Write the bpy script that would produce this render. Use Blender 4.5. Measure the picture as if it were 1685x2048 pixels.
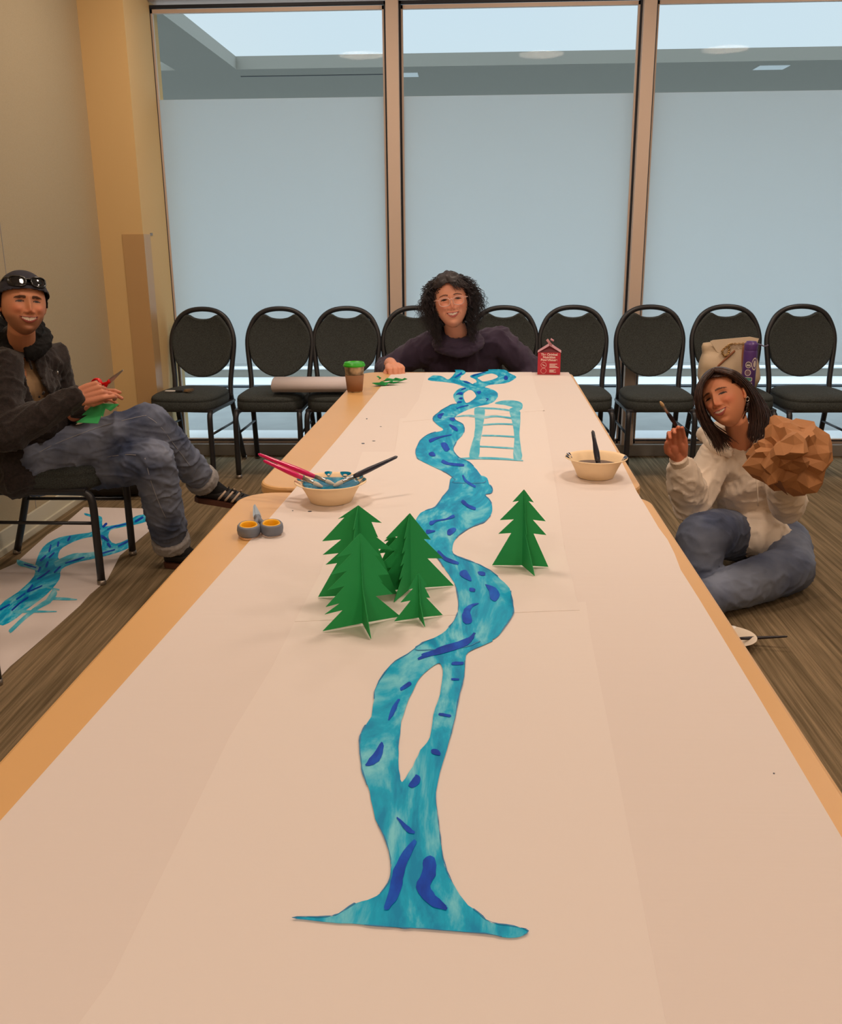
import bpy, bmesh, math, random
import numpy as np
from mathutils import Vector, Matrix, noise
from mathutils.geometry import tessellate_polygon
for o in list(bpy.data.objects): bpy.data.objects.remove(o)
S = bpy.context.scene
COL = S.collection
# ------------------------------------------------------------------ camera
CAM_H = 1.29
ROWS = [Vector((0.99909212, 0.04187345, -0.00784559)), Vector((0.00420735, -0.2802414, -0.95992034)), Vector((-0.04239384, 0.95901584, -0.28016315))]
FPX = 1873.8
cd = bpy.data.cameras.new('camera'); cam = bpy.data.objects.new('camera', cd); COL.objects.link(cam)
cd.sensor_fit = 'VERTICAL'; cd.sensor_height = 36; cd.sensor_width = 36 * 1685 / 2048; cd.lens = FPX / 2048 * 36
cd.clip_start = .02; cd.clip_end = 200
r, d, fw = ROWS
cam.matrix_world = Matrix(((r.x, -d.x, -fw.x, 0), (r.y, -d.y, -fw.y, 0), (r.z, -d.z, -fw.z, CAM_H), (0, 0, 0, 1)))
S.camera = cam
S.view_settings.view_transform = 'Standard'; S.view_settings.look = 'None'; S.view_settings.gamma = 1
S.view_settings.exposure = 0.0
# ------------------------------------------------------------------ world
W = bpy.data.worlds.new('world'); S.world = W; W.use_nodes = True
nt = W.node_tree; nt.nodes.clear()
wo = nt.nodes.new('ShaderNodeOutputWorld'); bg = nt.nodes.new('ShaderNodeBackground')
tc = nt.nodes.new('ShaderNodeTexCoord'); sx = nt.nodes.new('ShaderNodeSeparateXYZ'); cr = nt.nodes.new('ShaderNodeValToRGB')
ns = nt.nodes.new('ShaderNodeTexNoise'); ns.inputs['Scale'].default_value = 3; mx = nt.nodes.new('ShaderNodeMixRGB'); mx.blend_type = 'SOFT_LIGHT'; mx.inputs[0].default_value = .35
nt.links.new(tc.outputs['Generated'], sx.inputs[0]); nt.links.new(sx.outputs['Z'], cr.inputs[0])
nt.links.new(tc.outputs['Generated'], ns.inputs['Vector'])
e = cr.color_ramp.elements; e[0].position = 0.0; e[0].color = (.86, .98, 1.04, 1); e[1].position = .75; e[1].color = (3.0, 3.5, 4.0, 1)
e2 = e.new(.3); e2.color = (.80, .93, 1.06, 1)
nt.links.new(cr.outputs[0], mx.inputs[1]); nt.links.new(ns.outputs[0], mx.inputs[2]); nt.links.new(mx.outputs[0], bg.inputs[0])
bg.inputs['Strength'].default_value = .86
nt.links.new(bg.outputs[0], wo.inputs[0])
# ------------------------------------------------------------------ room lamps (round ceiling fixtures)
LAMPS = []
def lamp(x, y, power, size=.4, col=(1, .78, .61)):
    l = bpy.data.lights.new('ceiling_lamp_light', 'AREA'); l.shape = 'DISK'; l.size = size; l.energy = power; l.color = col
    o = bpy.data.objects.new('ceiling_lamp_light', l); o.location = (x, y, 2.86); COL.objects.link(o); LAMPS.append((x, y)); return o
for (x, y, p) in [(-1.0, 4.5, 15), (0.5, 4.4, 15), (2.2, 4.5, 15), (-.9, 2.3, 16), (.7, 2.2, 16), (2.3, 2.3, 16), (-1.0, -1.4, 26), (.6, -1.6, 26), (2.4, -1.4, 26)]:
    lamp(x, y, p)
# ------------------------------------------------------------------ pixel -> world helpers (surveyed camera)
def ray(x, y):
    a, b = (x - 842.5) / FPX, (y - 1024) / FPX
    return ROWS[0] * a + ROWS[1] * b + ROWS[2]
def on(x, y, z=0.0):
    v = ray(x, y); p = v * ((z - CAM_H) / v.z); p.z += CAM_H; return p
def at(x, y, Y):
    v = ray(x, y); p = v * (Y / v.y); p.z += CAM_H; return p
# ------------------------------------------------------------------ materials
def lin(c):
    c = c / 255; return c / 12.92 if c <= .04045 else ((c + .055) / 1.055) ** 2.4
def rgb(r, g, b): return (lin(r), lin(g), lin(b), 1)
MATS = {}
def mat(name, c, rough=.6, metal=0, var=0, vscale=20, bump=0, bscale=60, spec=.5, stretch=(1, 1, 1), c2=None, sheen=0, detail=6, coat=0, coords='Object', trans=0):
    if name in MATS: return MATS[name]
    m = bpy.data.materials.new(name); m.use_nodes = True; n = m.node_tree; b = n.nodes['Principled BSDF']
    b.inputs['Base Color'].default_value = c; b.inputs['Roughness'].default_value = rough; b.inputs['Metallic'].default_value = metal
    b.inputs['Specular IOR Level'].default_value = spec
    if sheen: b.inputs['Sheen Weight'].default_value = sheen
    if coat: b.inputs['Coat Weight'].default_value = coat
    if var or bump or c2:
        t = n.nodes.new('ShaderNodeTexCoord'); mp = n.nodes.new('ShaderNodeMapping'); mp.inputs['Scale'].default_value = stretch
        n.links.new(t.outputs[coords], mp.inputs[0])
    if var or c2:
        q = n.nodes.new('ShaderNodeTexNoise'); q.inputs['Scale'].default_value = vscale; q.inputs['Detail'].default_value = detail
        n.links.new(mp.outputs[0], q.inputs['Vector'])
        ramp = n.nodes.new('ShaderNodeValToRGB'); ramp.color_ramp.elements[0].position = .35; ramp.color_ramp.elements[1].position = .65
        if c2: ca, cb = c, c2
        else:
            ca = tuple(max(0, v * (1 - var)) for v in c[:3]) + (1,); cb = tuple(v * (1 + var) for v in c[:3]) + (1,)
        ramp.color_ramp.elements[0].color = ca; ramp.color_ramp.elements[1].color = cb
        n.links.new(q.outputs['Fac'], ramp.inputs[0]); n.links.new(ramp.outputs[0], b.inputs['Base Color'])
    if bump:
        q = n.nodes.new('ShaderNodeTexNoise'); q.inputs['Scale'].default_value = bscale; q.inputs['Detail'].default_value = 5
        n.links.new(mp.outputs[0], q.inputs['Vector']); bu = n.nodes.new('ShaderNodeBump'); bu.inputs['Strength'].default_value = bump; bu.inputs['Distance'].default_value = .004
        n.links.new(q.outputs['Fac'], bu.inputs['Height']); n.links.new(bu.outputs[0], b.inputs['Normal'])
    MATS[name] = m; return m
def vcol_mat(name, rough=.5, spec=.4, sss=.0):
    m = bpy.data.materials.new(name); m.use_nodes = True; n = m.node_tree; b = n.nodes['Principled BSDF']
    a = n.nodes.new('ShaderNodeVertexColor'); a.layer_name = 'Col'; n.links.new(a.outputs[0], b.inputs['Base Color'])
    b.inputs['Roughness'].default_value = rough; b.inputs['Specular IOR Level'].default_value = spec
    if sss:
        b.inputs['Subsurface Weight'].default_value = sss; b.inputs['Subsurface Radius'].default_value = (.012, .004, .002); b.inputs['Subsurface Scale'].default_value = 1
    return m
# ------------------------------------------------------------------ object helpers
def link(name, me, m, parent=None, smooth=False):
    o = bpy.data.objects.new(name, me); COL.objects.link(o)
    if m is not None:
        for mm in (m if isinstance(m, (list, tuple)) else [m]): me.materials.append(mm)
    if parent is not None: o.parent = parent
    if smooth:
        for p in me.polygons: p.use_smooth = True
    return o
def obj(name, bm, m, parent=None, smooth=False, loc=None):
    bmesh.ops.recalc_face_normals(bm, faces=bm.faces)
    me = bpy.data.meshes.new(name); bm.to_mesh(me); bm.free()
    o = link(name, me, m, parent, smooth)
    if loc is not None: o.location = loc
    return o
def tag(o, label=None, cat=None, group=None, kind=None):
    if label: o['label'] = label
    if cat: o['category'] = cat
    if group: o['group'] = group
    if kind: o['kind'] = kind
    return o
def empty(name, loc=(0, 0, 0), rz=0, label=None, cat=None, group=None):
    o = bpy.data.objects.new(name, None); COL.objects.link(o); o.location = loc; o.rotation_euler = (0, 0, rz); o.empty_display_size = .05
    return tag(o, label, cat, group)
def struct(name, bm, m, parent=None, smooth=False):
    o = obj(name, bm, m, parent, smooth)
    if parent is None: o['kind'] = 'structure'
    return o
def add_box(bm, x0, x1, y0, y1, z0, z1, bev=0, M=None, seg=2):
    r = bmesh.ops.create_cube(bm, size=1); vs = r['verts']
    for v in vs: v.co = Vector(((x0 + x1) / 2 + v.co.x * (x1 - x0), (y0 + y1) / 2 + v.co.y * (y1 - y0), (z0 + z1) / 2 + v.co.z * (z1 - z0)))
    if bev:
        es = list({e for v in vs for e in v.link_edges})
        r = bmesh.ops.bevel(bm, geom=es, offset=bev, segments=seg, affect='EDGES', profile=.5)
        vs = list({v for f in r['faces'] for v in f.verts} | {v for v in vs if v.is_valid})
    if M is not None: bmesh.ops.transform(bm, matrix=M, verts=vs)
    return vs
def box(x0, x1, y0, y1, z0, z1, bev=0):
    bm = bmesh.new(); add_box(bm, x0, x1, y0, y1, z0, z1, bev); return bm
def catmull(pts, n=6):
    P = [Vector(p) for p in pts]; P = [P[0] * 2 - P[1]] + P + [P[-1] * 2 - P[-2]]; out = []
    for i in range(1, len(P) - 2):
        a, b, c, d_ = P[i - 1:i + 3]
        for k in range(n):
            t = k / n
            out.append(.5 * ((2 * b) + (c - a) * t + (2 * a - 5 * b + 4 * c - d_) * t * t + (3 * b - a - 3 * c + d_) * t ** 3))
    out.append(P[-2]); return out
def add_tube(bm, pts, rad, seg=10, cap=True, closed=False, flat=None):
    """pts: Vectors; rad: number or list; flat=(normal vector, factor) squashes the section along a direction"""
    pts = [Vector(p) for p in pts]; n = len(pts)
    if not hasattr(rad, '__len__'): rad = [rad] * n
    t0 = (pts[1] - pts[0]).normalized(); up = Vector((0, 0, 1)) if abs(t0.z) < .9 else Vector((1, 0, 0))
    u = t0.cross(up).normalized(); rings = []
    for i in range(n):
        if closed: t = (pts[(i + 1) % n] - pts[i - 1]).normalized()
        else: t = (pts[min(i + 1, n - 1)] - pts[max(i - 1, 0)]).normalized()
        u = (u - t * u.dot(t)).normalized(); w = t.cross(u); ring = []
        for k in range(seg):
            a = 2 * math.pi * k / seg; dv = (u * math.cos(a) + w * math.sin(a)) * rad[i]
            if flat is not None:
                nn, ff = flat; dv = dv - nn * dv.dot(nn) * (1 - ff)
            ring.append(bm.verts.new(pts[i] + dv))
        rings.append(ring)
    m = n if closed else n - 1
    for i in range(m):
        a, b = rings[i], rings[(i + 1) % n]
        for k in range(seg): bm.faces.new((a[k], a[(k + 1) % seg], b[(k + 1) % seg], b[k]))
    if cap and not closed:
        bm.faces.new(rings[0][::-1]); bm.faces.new(rings[-1])
    return rings
def tube(pts, rad, seg=10, **k):
    bm = bmesh.new(); add_tube(bm, pts, rad, seg, **k); return bm
def add_capsule(bm, pts, rads, seg=14):
    """tube with rounded ends, for organic unions"""
    pts = [Vector(p) for p in pts]; a, b = pts[0], pts[-1]; ta = (pts[0] - pts[1]).normalized(); tb = (pts[-1] - pts[-2]).normalized()
    P = []; R = []
    for f in (.98, .8, .5): P.append(a + ta * rads[0] * f); R.append(rads[0] * math.sqrt(1 - f * f) + 1e-5)
    P += pts; R += list(rads)
    for f in (.5, .8, .98): P.append(b + tb * rads[-1] * f); R.append(rads[-1] * math.sqrt(1 - f * f) + 1e-5)
    add_tube(bm, P, R, seg)
def add_ell(bm, c, s, M=None, u=20, v=14):
    r = bmesh.ops.create_uvsphere(bm, u_segments=u, v_segments=v, radius=1)
    for x in r['verts']:
        co = Vector((x.co.x * s[0], x.co.y * s[1], x.co.z * s[2]))
        if M is not None: co = M @ co
        x.co = co + Vector(c)
    return r['verts']
def add_lathe(bm, prof, seg=32, c=(0, 0, 0)):
    rings = []; c = Vector(c)
    for (r_, z) in prof:
        if r_ < 1e-6: rings.append([bm.verts.new(c + Vector((0, 0, z)))])
        else: rings.append([bm.verts.new(c + Vector((r_ * math.cos(2 * math.pi * k / seg), r_ * math.sin(2 * math.pi * k / seg), z))) for k in range(seg)])
    for a, b in zip(rings, rings[1:]):
        for k in range(seg):
            k2 = (k + 1) % seg
            if len(a) == 1 and len(b) == 1: continue
            if len(a) == 1: bm.faces.new((a[0], b[k2], b[k]))
            elif len(b) == 1: bm.faces.new((a[k], a[k2], b[0]))
            else: bm.faces.new((a[k], a[k2], b[k2], b[k]))
def lathe(prof, seg=32, c=(0, 0, 0)):
    bm = bmesh.new(); add_lathe(bm, prof, seg, c); return bm
def add_prism(bm, outer, thick, holes=(), M=None):
    """2D outline (x,y) with holes -> solid of given thickness (z from 0 to thick), placed by matrix M"""
    loops = [[Vector((p[0], p[1], 0)) for p in l] for l in [outer] + list(holes)]
    flat = [p for l in loops for p in l]; tris = tessellate_polygon(loops)
    def T(p): return (M @ p) if M is not None else p
    lo = [bm.verts.new(T(Vector((p.x, p.y, 0)))) for p in flat]; hi = [bm.verts.new(T(Vector((p.x, p.y, thick)))) for p in flat]
    for t in tris:
        try:
            bm.faces.new([hi[i] for i in t]); bm.faces.new([lo[i] for i in t][::-1])
        except ValueError: pass
    k = 0
    for l in loops:
        n = len(l)
        for i in range(n):
            a, b = k + i, k + (i + 1) % n
            try: bm.faces.new((lo[a], lo[b], hi[b], hi[a]))
            except ValueError: pass
        k += n
def prism(outer, thick, holes=(), M=None):
    bm = bmesh.new(); add_prism(bm, outer, thick, holes, M); return bm
def rrect(x0, x1, y0, y1, r_, n=8):
    out = []
    for (cx, cy, a0) in ((x1 - r_, y1 - r_, 0), (x0 + r_, y1 - r_, 90), (x0 + r_, y0 + r_, 180), (x1 - r_, y0 + r_, 270)):
        for k in range(n + 1):
            a = math.radians(a0 + 90 * k / n); out.append((cx + r_ * math.cos(a), cy + r_ * math.sin(a)))
    return out
def copy_tree(o, parent=None):
    c = o.copy(); COL.objects.link(c); c.parent = parent
    for ch in list(o.children): copy_tree(ch, c)
    return c
def basis(xa, ya, za, loc):
    return Matrix(((xa.x, ya.x, za.x, loc.x), (xa.y, ya.y, za.y, loc.y), (xa.z, ya.z, za.z, loc.z), (0, 0, 0, 1)))
# ------------------------------------------------------------------ setting materials
M_wall = mat('taupe_wall_covering', rgb(180, 164, 134), .85, var=.04, vscale=300, bump=.15, bscale=500, detail=2)
M_pillar = mat('cream_painted_plaster', rgb(222, 188, 132), .8, bump=.06, bscale=200)
M_guard = mat('amber_corner_guard', rgb(196, 158, 110), .3)
M_alu = mat('champagne_aluminium', rgb(214, 192, 176), .45)
M_gask = mat('dark_gasket', rgb(22, 28, 40), .6)
M_white = mat('white_paint', rgb(235, 238, 240), .6)
M_base = mat('dark_grey_cove_base', rgb(150, 144, 138), .6)
M_basel = mat('pale_base', rgb(205, 200, 180), .5)
M_ceil = mat('ceiling_tile', rgb(225, 220, 210), .9, bump=.2, bscale=150)
M_soff = mat('grey_canopy_paint', rgb(142, 138, 128), .8)
M_terr = mat('pale_terrace_concrete', rgb(150, 152, 150), .8, var=.05, vscale=6)
def carpet():
    m = bpy.data.materials.new('striated_brown_carpet'); m.use_nodes = True; n = m.node_tree; b = n.nodes['Principled BSDF']; b.inputs['Roughness'].default_value = .95; b.inputs['Specular IOR Level'].default_value = .1
    t = n.nodes.new('ShaderNodeTexCoord')
    def noi(sc, st, det=4):
        mp = n.nodes.new('ShaderNodeMapping'); mp.inputs['Scale'].default_value = st; n.links.new(t.outputs['Object'], mp.inputs[0])
        q = n.nodes.new('ShaderNodeTexNoise'); q.inputs['Scale'].default_value = sc; q.inputs['Detail'].default_value = det; n.links.new(mp.outputs[0], q.inputs['Vector']); return q
    a = noi(1, (60, 1.3, 1), 5); c = noi(1, (210, 4, 1), 3); d_ = noi(420, (1, 1, 1), 2)
    r1 = n.nodes.new('ShaderNodeValToRGB'); r1.color_ramp.elements[0].position = .36; r1.color_ramp.elements[1].position = .64
    r1.color_ramp.elements[0].color = rgb(108, 93, 70); r1.color_ramp.elements[1].color = rgb(146, 126, 98); n.links.new(a.outputs[0], r1.inputs[0])
    r2 = n.nodes.new('ShaderNodeValToRGB'); r2.color_ramp.elements[0].position = .3; r2.color_ramp.elements[1].position = .7
    r2.color_ramp.elements[0].color = (.22, .22, .22, 1); r2.color_ramp.elements[1].color = (.78, .78, .78, 1); n.links.new(c.outputs[0], r2.inputs[0])
    mx = n.nodes.new('ShaderNodeMixRGB'); mx.blend_type = 'OVERLAY'; mx.inputs[0].default_value = .45; n.links.new(r1.outputs[0], mx.inputs[1]); n.links.new(r2.outputs[0], mx.inputs[2])
    m2 = n.nodes.new('ShaderNodeMixRGB'); m2.blend_type = 'OVERLAY'; m2.inputs[0].default_value = .35; n.links.new(mx.outputs[0], m2.inputs[1]); n.links.new(d_.outputs[0], m2.inputs[2])
    n.links.new(m2.outputs[0], b.inputs['Base Color'])
    bu = n.nodes.new('ShaderNodeBump'); bu.inputs['Strength'].default_value = .5; bu.inputs['Distance'].default_value = .004; n.links.new(d_.outputs[0], bu.inputs['Height']); n.links.new(bu.outputs[0], b.inputs['Normal'])
    return m
def glass():
    m = bpy.data.materials.new('clear_window_glass'); m.use_nodes = True; n = m.node_tree; n.nodes.clear()
    o = n.nodes.new('ShaderNodeOutputMaterial'); t = n.nodes.new('ShaderNodeBsdfTransparent'); t.inputs[0].default_value = (.93, .97, .97, 1)
    g = n.nodes.new('ShaderNodeBsdfGlossy'); g.inputs['Roughness'].default_value = .02; mx = n.nodes.new('ShaderNodeMixShader')
    mx.inputs[0].default_value = .003
    n.links.new(t.outputs[0], mx.inputs[1]); n.links.new(g.outputs[0], mx.inputs[2]); n.links.new(mx.outputs[0], o.inputs[0]); return m
def frost():
    m = bpy.data.materials.new('frosted_window_film'); m.use_nodes = True; n = m.node_tree; n.nodes.clear()
    o = n.nodes.new('ShaderNodeOutputMaterial'); t = n.nodes.new('ShaderNodeBsdfTranslucent'); t.inputs[0].default_value = (.95, .965, .965, 1)
    d_ = n.nodes.new('ShaderNodeBsdfDiffuse'); d_.inputs[0].default_value = (.45, .50, .52, 1); mx = n.nodes.new('ShaderNodeMixShader'); mx.inputs[0].default_value = .22
    n.links.new(t.outputs[0], mx.inputs[1]); n.links.new(d_.outputs[0], mx.inputs[2]); n.links.new(mx.outputs[0], o.inputs[0]); return m
M_carpet, M_glass, M_frost = carpet(), glass(), frost()
# ------------------------------------------------------------------ the room
XL, XR, YB, YW, ZC = -1.975, 5.2, -2.6, 5.70, 2.9
struct('floor', box(XL - .1, XR + .1, YB - .1, YW + .12, -.1, 0), M_carpet)
struct('ceiling', box(XL - .1, XR + .1, YB - .1, YW + .12, ZC, ZC + .1), M_ceil)
w = struct('wall_left', box(XL - .1, XL, YB, YW + .12, 0, ZC), M_wall)
bm = bmesh.new()
for y in (4.11, 2.9, 1.7): add_box(bm, XL - .001, XL + .0012, y - .0025, y + .0025, .1, ZC)
struct('panel_joint', bm, M_base, w)
struct('wall_right', box(XR, XR + .1, YB, YW + .12, 0, ZC), M_wall)
struct('wall_back', box(XL - .1, XR + .1, YB - .1, YB, 0, ZC), M_wall)
struct('wall_front', box(XL - .1, XR + .1, YW - .06, YW + .12, 2.56, ZC), M_alu)   # header above the glass
PX = -1.735
struct('trim_1', box(XL, PX, 5.25, YW + .12, 0, ZC), M_pillar)                        # plaster pier beside the window
bm = bmesh.new(); add_box(bm, PX - .115, PX + .004, 5.2465, 5.25, 0, 1.325); add_box(bm, PX, PX + .004, 5.25, 5.36, 0, 1.325)
struct('trim_2', bm, M_guard)
bm = bmesh.new(); add_box(bm, PX, PX + .0025, 5.37, 5.41, 1.318, 1.332); g = obj('warning_sticker', bm, mat('grey_print', rgb(140, 135, 130), .6)); tag(g, 'tiny grey sticker on the cream pier above the corner guard', 'sticker')
bm = bmesh.new(); add_box(bm, XL, XL + .012, YB, 5.25, 0, .1, .003); add_box(bm, XL, XL + .022, YB, 5.25, 0, .03, .003); struct('baseboard_left', bm, M_basel)
bm = bmesh.new(); add_box(bm, PX, XR, YW - .045, YW + .1, 0, .072, .003); struct('baseboard_front', bm, M_base)
# ------------------------------------------------------------------ windows
MULL = [(-1.815, -1.745), (-.422, -.352), (.975, 1.045), (2.37, 2.44), (3.77, 3.84), (5.13, 5.2)]
bm = bmesh.new()
for (a, b) in MULL: add_box(bm, a, b, YW - .06, YW + .1, .07, 2.56, .004)
struct('trim_3', bm, M_alu)
Z0, Z1, F0, F1 = .078, 2.535, .500, 2.075
F0, F1 = .563, 2.058
for i in range(5):
    a, b = MULL[i][1], MULL[i + 1][0]
    bm = bmesh.new(); t = .022
    for (x0, x1, z0, z1) in ((a, a + .012, .09, 2.54), (b - .012, b, .09, 2.54), (a, b, 2.524, 2.54), (a, b, .088, .094)): add_box(bm, x0, x1, YW - .012, YW + .012, z0, z1)
    gk = bmesh.new()
    for (x0, x1, z0, z1) in ((a + .012, a + t, .07, 2.52), (b - t, b - .012, .07, 2.52), (a, b, 2.5, 2.52), (a, b, .094, .1), (a, b, .072, .088)): add_box(gk, x0, x1, YW - .004, YW + .02, z0, z1)
    wn = struct('window_%d' % (i + 1), box(a + .012, b - .012, YW + .006, YW + .012, .09, 2.53), M_glass)
    struct('gasket', bm, M_gask, wn); struct('window_frame', gk, M_white if 0 else M_alu, wn)
    struct('frosted_film', box(a + .018, b - .018, YW + .002, YW + .004, F0, F1), M_frost, wn)
# ------------------------------------------------------------------ outside, seen through the clear strips
struct('terrace', box(-14, 16, YW + .12, 16, -.12, -.02), M_terr)
bm = bmesh.new(); add_box(bm, -6, 9, YW + .16, YW + .42, -.02, .07, .01); struct('sill_ledge', bm, M_white)
bm = bmesh.new(); add_box(bm, -8, 12, 8.62, 9.1, -.02, .0, .004); struct('terrace_curb', bm, M_white)
bm = bmesh.new(); add_box(bm, -8, 12, 8.55, 8.62, -.02, -.008); struct('drain_channel', bm, M_gask)
struct('low_wall', box(-8, 12, 9.1, 9.25, -.02, .075), M_soff)
bm = bmesh.new(); add_box(bm, -8, 12, 9.09, 9.26, .075, .085); struct('low_wall_cap', bm, M_white)
struct('planter_wall', box(-8, 12, 10.6, 10.8, -.02, .3), M_soff)
ZS = 2.92
bm = bmesh.new()
for (x0, x1, y0, y1) in ((-14, 16, YW + .12, 7.05), (-14, 16, 10.1, 12.2), (-2.86, -2.25, 7.05, 10.1), (-14, -7.5, 7.05, 10.1), (9, 16, 7.05, 10.1)): add_box(bm, x0, x1, y0, y1, ZS, ZS + .12)
cn = struct('canopy', bm, M_soff)
bm = bmesh.new()
for (x, y) in ((-.62, 10.55), (3.1, 10.45)): add_box(bm, x - .14, x + .16, y - .12, y + .13, ZS - .006, ZS)
struct('canopy_white_patch', bm, M_white, cn)  # plain white rectangles on the underside of the far canopy strip
bm = bmesh.new(); add_box(bm, -2.3, -.75, 10.5, 10.53, ZS - .004, ZS); struct('slot', bm, M_gask, cn)
# ------------------------------------------------------------------ tables
M_lam = mat('tan_laminate', rgb(226, 178, 118), .35, var=.02, vscale=4, spec=.4)
M_tedge = mat('tan_edge_banding', rgb(214, 170, 112), .5)
M_blk = mat('black_powder_coat', rgb(22, 21, 22), .4)
def table(cx, y0, y1, w_, yaw, label):
    L = y1 - y0; t = empty('folding_table', (cx, (y0 + y1) / 2, 0), yaw, label, 'table', 'folding tables joined end to end')
    def ring(z, ins): return [Vector((x, y, z)) for x, y in rrect(-w_ / 2 + ins, w_ / 2 - ins, -L / 2 + ins, L / 2 - ins, .075 - ins * .5)]
    bm = bmesh.new(); prof = [(.715, .012), (.712, .004), (.718, 0), (.734, 0), (.7385, .002), (.74, .006)]
    rings = [[bm.verts.new(v) for v in ring(z, i)] for z, i in prof]
    for a, b in zip(rings, rings[1:]):
        for k in range(len(a)): bm.faces.new((a[k], a[(k + 1) % len(a)], b[(k + 1) % len(a)], b[k]))
    bm.faces.new(rings[-1]); bm.faces.new(rings[0][::-1]); obj('tabletop', bm, M_lam, t)
    bm = bmesh.new(); add_box(bm, -w_ / 2 + .03, w_ / 2 - .03, -L / 2 + .03, L / 2 - .03, .685, .713, .004); obj('apron', bm, M_blk, t)
    for s in (-1, 1):
        for q in (-1, 1):
            x = q * (w_ / 2 - .14); y = s * (L / 2 - .28)
            obj('leg', tube(catmull([(x, y, .69), (x, y, .35), (x, y + s * .02, .012)], 4), .0125), M_blk, t, True)
        obj('crossbar', tube([(-w_ / 2 + .14, s * (L / 2 - .28), .3), (w_ / 2 - .14, s * (L / 2 - .28), .3)], .011), M_blk, t, True)
    return t
table(-.054, .11, 2.035, .905, -.0156, 'tan laminate folding table nearest the camera, under most of the painted river')
table(-.005, 2.066, 4.02, .892, -.0272, 'tan laminate folding table at the far end, where the woman in purple leans')
# ------------------------------------------------------------------ paper and painting
TZ = .7402
M_pap = mat('white_kraft_paper', rgb(232, 221, 216), .75, bump=.55, bscale=1.0, stretch=(.6, 16, 1), spec=.2)
M_pap2 = mat('white_drawing_paper', rgb(236, 226, 221), .75, bump=.5, bscale=1.2, stretch=(1.4, 9, 1), spec=.2)
def sheet(name, px, z, th, m, label, cat, plane=TZ):
    P = [on(x, y, plane) for x, y in px]
    c = sum(P, Vector()) / len(P)
    o = obj(name, prism([(p.x - c.x, p.y - c.y) for p in P], th), m); o.location = (c.x, c.y, z)
    return tag(o, label, cat)
sheet('paper_runner', [(-620, 2350), (0, 1643), (217, 1400), (480, 1105), (560, 1013), (674, 880), (780, 752), (786, 745.5), (1138, 744.8), (1180, 812), (1228, 892), (1275, 985), (1292, 1012), (1318, 1056), (1336, 1080), (1350, 1108), (1362, 1140), (1400, 1200), (1521, 1400), (1685, 1677), (2080, 2350)], TZ, .0006, M_pap, 'wide white paper runner covering both tan tables', 'paper')
st = [([(-60, 2350), (222, 1962), (350, 1700), (460, 1475), (545, 1335), (600, 1225), (1172, 1205), (1183, 1280), (1215, 1440), (1265, 1700), (1335, 2060), (1395, 2350)], .0013, 'near sheet of drawing paper under the river mouth'),
      ([(590, 1245), (640, 1150), (725, 905), (790, 905), (800, 838), (1085, 815), (1096, 870), (1115, 990), (1130, 1100), (1160, 1222)], .0019, 'middle sheet of drawing paper under the cut-out trees'),
      ([(806, 845), (838, 800), (852, 746), (1064, 745.2), (1075, 790), (1090, 822)], .0025, 'far sheet of drawing paper with the river fork')]
for px, dz, lb in st: sheet('drawing_sheet', px, TZ + dz - .0006, .0006, M_pap2, lb, 'paper')
def paint_mat(name, ca, cb, cc, sc=22, st=(1, .35, 1)):
    m = bpy.data.materials.new(name); m.use_nodes = True; n = m.node_tree; b = n.nodes['Principled BSDF']; b.inputs['Roughness'].default_value = .5; b.inputs['Specular IOR Level'].default_value = .15
    t = n.nodes.new('ShaderNodeTexCoord'); mp = n.nodes.new('ShaderNodeMapping'); mp.inputs['Scale'].default_value = st; n.links.new(t.outputs['Object'], mp.inputs[0])
    wv = n.nodes.new('ShaderNodeTexNoise'); wv.inputs['Scale'].default_value = 5; wv.inputs['Detail'].default_value = 2; n.links.new(mp.outputs[0], wv.inputs['Vector'])
    va = n.nodes.new('ShaderNodeVectorMath'); va.operation = 'MULTIPLY_ADD'; n.links.new(wv.outputs['Color'], va.inputs[0]); va.inputs[1].default_value = (.22, .22, .22); n.links.new(mp.outputs[0], va.inputs[2])
    q = n.nodes.new('ShaderNodeTexNoise'); q.inputs['Scale'].default_value = sc; q.inputs['Detail'].default_value = 7; q.inputs['Roughness'].default_value = .6; n.links.new(va.outputs[0], q.inputs['Vector'])
    r_ = n.nodes.new('ShaderNodeValToRGB'); el = r_.color_ramp.elements; el[0].position = .38; el[0].color = ca; el[1].position = .67; el[1].color = cc; e_ = el.new(.51); e_.color = cb
    n.links.new(q.outputs[0], r_.inputs[0]); n.links.new(r_.outputs[0], b.inputs['Base Color'])
    return m
M_blue = paint_mat('turquoise_poster_paint', rgb(0, 146, 200), rgb(8, 176, 220), rgb(126, 216, 236), 34, (1, .28, 1))
M_edge = mat('deep_turquoise_outline', rgb(6, 124, 180), .45, var=.15, vscale=60)
M_pale = paint_mat('thin_turquoise_wash', rgb(64, 180, 212), rgb(96, 196, 220), rgb(158, 218, 232), 30)
M_dark = paint_mat('ultramarine_poster_paint', rgb(0, 58, 176), rgb(0, 74, 200), rgb(0, 104, 220), 30)
def cA(L): return [(560 + x / 3.1204, 1280 + y / 3.1204) for x, y in L]
def cB(L): return [(640 + x / 3.37, 960 + y / 3.37) for x, y in L]
def cC(L): return [(640 + x / 3.37, 720 + y / 3.37) for x, y in L]
def cD(L): return [(840 + x / 7.66, 730 + y / 7.66) for x, y in L]
def smooth_loop(L, n=3):
    P = [Vector((x, y, 0)) for x, y in L]; out = []; N = len(P)
    for i in range(N):
        a, b, c, d_ = P[i - 1], P[i], P[(i + 1) % N], P[(i + 2) % N]
        for k in range(n):
            t = k / n; out.append(.5 * ((2 * b) + (c - a) * t + (2 * a - 5 * b + 4 * c - d_) * t * t + (3 * b - a - 3 * c + d_) * t ** 3))
    return [(p.x, p.y) for p in out]
random.seed(5)
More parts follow.
